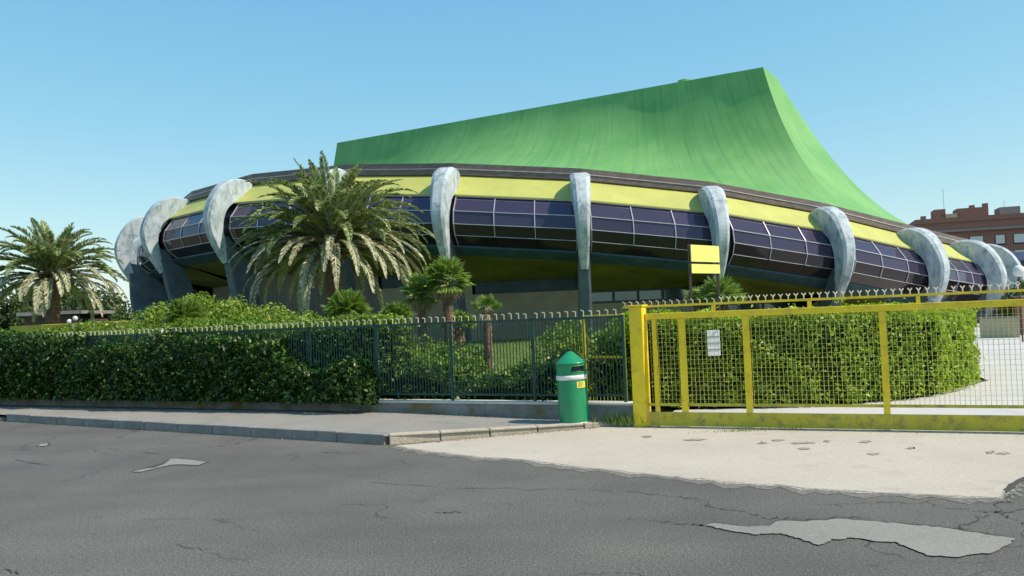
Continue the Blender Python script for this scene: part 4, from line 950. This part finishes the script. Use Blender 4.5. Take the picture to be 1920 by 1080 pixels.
# ------------------------------------------------------------------ background
# brick apartment block at the right
Y = 170.0; a = atY(1719, 421, Y); ab = empty('apartment_block', (a.x, Y, 0)); tag(ab, 'long red brick apartment block with white blinds behind the arena', 'building')
x0 = a.x; zr = a.z; ang_ = math.radians(-18); dx = Vector((math.cos(ang_), math.sin(ang_), 0))
def bl(t, z, off=0): v = Vector((x0, Y, 0))+dx*t+Vector((dx.y, -dx.x, 0))*off; return Vector((v.x, v.y, z))
def bbox(t0, t1, z0, z1, o0, o1): 
    P = [bl(t0, 0, o0), bl(t1, 0, o0), bl(t1, 0, o1), bl(t0, 0, o1)]; return MB().prism([(p.x, p.y) for p in P], z0, z1)
LEN = 60
keep(bbox(0, LEN, 0, zr, 0, -14).build('walls', M['brick']), ab)
keep(bbox(-.6, LEN+.6, zr-1.9, zr-1.5, .8, -14.6).build('cornice', M['kerb']), ab)
keep(bbox(-.3, LEN+.3, zr, zr+.9, .3, -14.3).build('parapet', M['brick']), ab)
for (t0, t1, h_, mm) in ((3.6, 5.6, 2.0, 'brick'), (7.6, 12.6, 1.9, 'brick'), (4.6, 8.2, 1.0, 'blockwall'), (15, 18.5, 1.6, 'kerb'), (33, 40, 3.6, 'farleaf')):
    if mm != 'farleaf': keep(bbox(t0, t1, zr+.9, zr+.9+h_, -3, -8).build('roof_cabin', M[mm]), ab)
for t, h_ in ((9.9, 2.9), (12.2, 3.1), (20.6, 1.7), (1.2, 1.4)): keep(bbox(t, t+.9, zr+.9, zr+.4+h_, -3.2, -4.2).build('chimney', M['brick']), ab)
for t, h_ in ((5.5, 7), (16, 4)): keep(MB().tube([bl(t, zr+2, -4), bl(t, zr+h_, -4)], .05, 4).build('antenna', M['lip']), ab)
nfl = int((zr-2)/3.05)
for fl in range(nfl):
    z = zr-3.9-fl*3.05
    for t, wv in ((4.6, 2.0), (10.2, 2.2), (14.2, 1.5), (17.6, 2.2), (24.0, 3.2), (31.5, 4.2), (38, 2.2), (44, 3.2), (52, 2.4)):
        wn = keep(bbox(t-wv/2-.15, t+wv/2+.15, z-.95, z+.95, .06, -.1).build('window', M['dark']), ab)
        bd = bbox(t-wv/2, t+wv/2-(.0 if wv < 3 else 1.0), z-.9+(.2 if (fl+int(t)) % 3 else 0), z+.9, .12, .065).build('blind', M['white']); bd.parent = wn; bd.matrix_parent_inverse = ab.matrix_world.inverted() if False else Matrix.Identity(4)
    keep(bbox(28.5, 36, z-1.6, z-.6, 1.5, 0).build('balcony', M['brick']), ab)
    keep(bbox(28.3, 36.2, z-1.75, z-1.61, 1.7, 0).build('balcony_slab', M['lip']), ab)
# blue awning building in front of it
q = atY(1882, 474, 62); kb = empty('kiosk', (q.x, 62, 0)); tag(kb, 'low kiosk with a wide slate blue canopy at the right edge', 'kiosk')
M['bluecan'] = mat('slate_blue_sheet', (.075, .10, .21), .6, .1, 1)
z1 = q.z; z0_ = atY(1882, 491, 62).z
keep(MB().box((q.x+6.2, 63, (z1+z0_)/2), (13, 5, z1-z0_)).build('canopy', M['bluecan'], bevel=.05), kb)
keep(MB().box((q.x+6.8, 64.5, z0_/2), (11, 4, z0_-.01)).build('cabin', M['winframe']), kb)
for i in range(4): keep(MB().bar((q.x+.6+i*3.6, 61.2, 0), (q.x+.6+i*3.6, 61.2, z0_-.01), .12, .12).build('post', M['lip']), kb)
# trees
def tree(label, c, h_, r, n, size, seed, m='farleaf', group='trees in the distance', name='tree', blobs=14, low=.25, flat=1.0):
    global RNG
    RNG = np.random.default_rng(seed); root = empty(name, c); tag(root, label, 'tree', group)
    b = MB(); b.tube([(0, 0, -.3), (.05*h_, 0, h_*.3), (0, .03*h_, h_*.62), (0, 0, h_*.85)], [h_*.028, h_*.022, h_*.014, h_*.004], 8)
    ctr = []
    for i in range(blobs):
        a = RNG.uniform(0, 2*PI); rr = r*RNG.uniform(.1, .68); z = h_*RNG.uniform(low+.08, .88); rr *= math.sin(min(1, (z/h_-low+.12)/(1-low))*PI)**.6 if True else 1
        ctr.append((rr*math.cos(a), rr*math.sin(a), z)); b.tube([(0, 0, z*.55), (rr*math.cos(a)*.5, rr*math.sin(a)*.5, z*.78), ctr[-1]], [h_*.012, h_*.008, h_*.003], 5, False)
    b.build('trunk', M['bark'], root); P = []
    for cx in ctr:
        k = RNG.normal(size=(n//blobs, 3)); k /= np.linalg.norm(k, axis=1, keepdims=True); s = r*RNG.uniform(.26, .44)
        P.append(np.array(cx)+k*s*np.array([1, 1, .72*flat])*RNG.uniform(.55, 1.05, (len(k), 1)))
    np_mesh('crown', leaves(np.concatenate(P), size, .6), 4, M[m], root); return root
T = [(-60, 545, 70, 8, 'left'), (12, 548, 66, 0, 'dark tree at the far left edge behind the feather palm'), (62, 552, 78, 0, 'tree seen just right of the left palm trunk'), (120, 540, 84, 0, 'tree between left palm trunk and its drooping fronds'), (165, 548, 72, 0, 'tree behind the drooping right fronds of the left palm'), (205, 560, 88, 0, 'last distant tree next to the shaded end of the arena')]
for i, (px, py, Yd, _, lab) in enumerate(T[1:]):
    q = atY(px, py, Yd); h_ = q.z; tree(lab, (q.x, Yd, 0), h_+.4, 3.6+.5*(i % 3), 4200, .34, 60+i, low=.06)
for i, (px, py, Yd, lab) in enumerate([(1902, 452, 95, 'pale tree above the blue canopy at the right edge'), (1880, 520, 58, 'low tree beneath the blue canopy beside the last rib'), (1926, 535, 45, 'shrubby tree at the right edge behind the globe lamp')]):
    q = atY(px, py, Yd); tree(lab, (q.x, Yd, 0), q.z, 2.2, 2600, .22, 80+i, m='shrub' if i == 0 else 'farleaf', group='trees at the right edge', low=.12)
# long brown roofed shed and yellow wall at the far left
q0 = atY(45, 586, 58); q1 = atY(150, 589, 58); sh = empty('shed', (q0.x, 58, 0)); tag(sh, 'long low brown shed with pale roof edge behind the left palm', 'shed')
keep(MB().box(((q0.x+q1.x)/2, 60, q0.z/2-.15), (q1.x-q0.x, 4, q0.z-.3)).build('walls', M['bark']), sh)
keep(MB().box(((q0.x+q1.x)/2, 60, q0.z-.12), (q1.x-q0.x+.6, 4.8, .22)).build('roof', M['kerb']), sh)
q0 = atY(20, 604, 33); q1 = atY(262, 600, 30.5); yw = empty('yellow_wall', (q0.x, q0.y, 0)); tag(yw, 'low mustard yellow rail wall with white marks beyond the left hedge', 'wall')
M['mustard'] = mat('mustard_panel', (.50, .36, .03), .6, .12, 2)
zt = q1.z
keep(MB().bar((q0.x, q0.y, (zt+.3)/2), (q1.x, q1.y, (zt+.3)/2), .12, zt-.3).build('panel', M['mustard'], bevel=.03), yw)
for f_ in (.52, .68, .84): c_ = Vector((q0.x, q0.y-.09, (zt+.3)/2)).lerp(Vector((q1.x, q1.y-.09, (zt+.3)/2)), f_); keep(MB().box(c_, (.05, .02, zt-.34)).build('white_mark', M['white']), yw)
for i, (px, py, lab) in enumerate([(130, 603, 'lower left of the two white garden globes behind the left hedge'), (141, 597, 'upper right of the two white garden globes behind the left hedge')]):
    q = atY(px, py, 27); r_ = 4.6*27/F; g_ = empty('garden_globe', (q.x, q.y, 0)); tag(g_, lab, 'garden lamp', 'white garden globes')
    keep(MB().lathe([(r_*math.sin(PI*i_/12)+1e-4, -r_*math.cos(PI*i_/12)) for i_ in range(13)], (q.x, q.y, q.z), 16).build('globe', M['white'], smooth=True), g_)
    keep(MB().tube([(q.x, q.y, 0), (q.x, q.y, q.z-r_*.9)], .02, 6).build('pole', M['signpost']), g_)
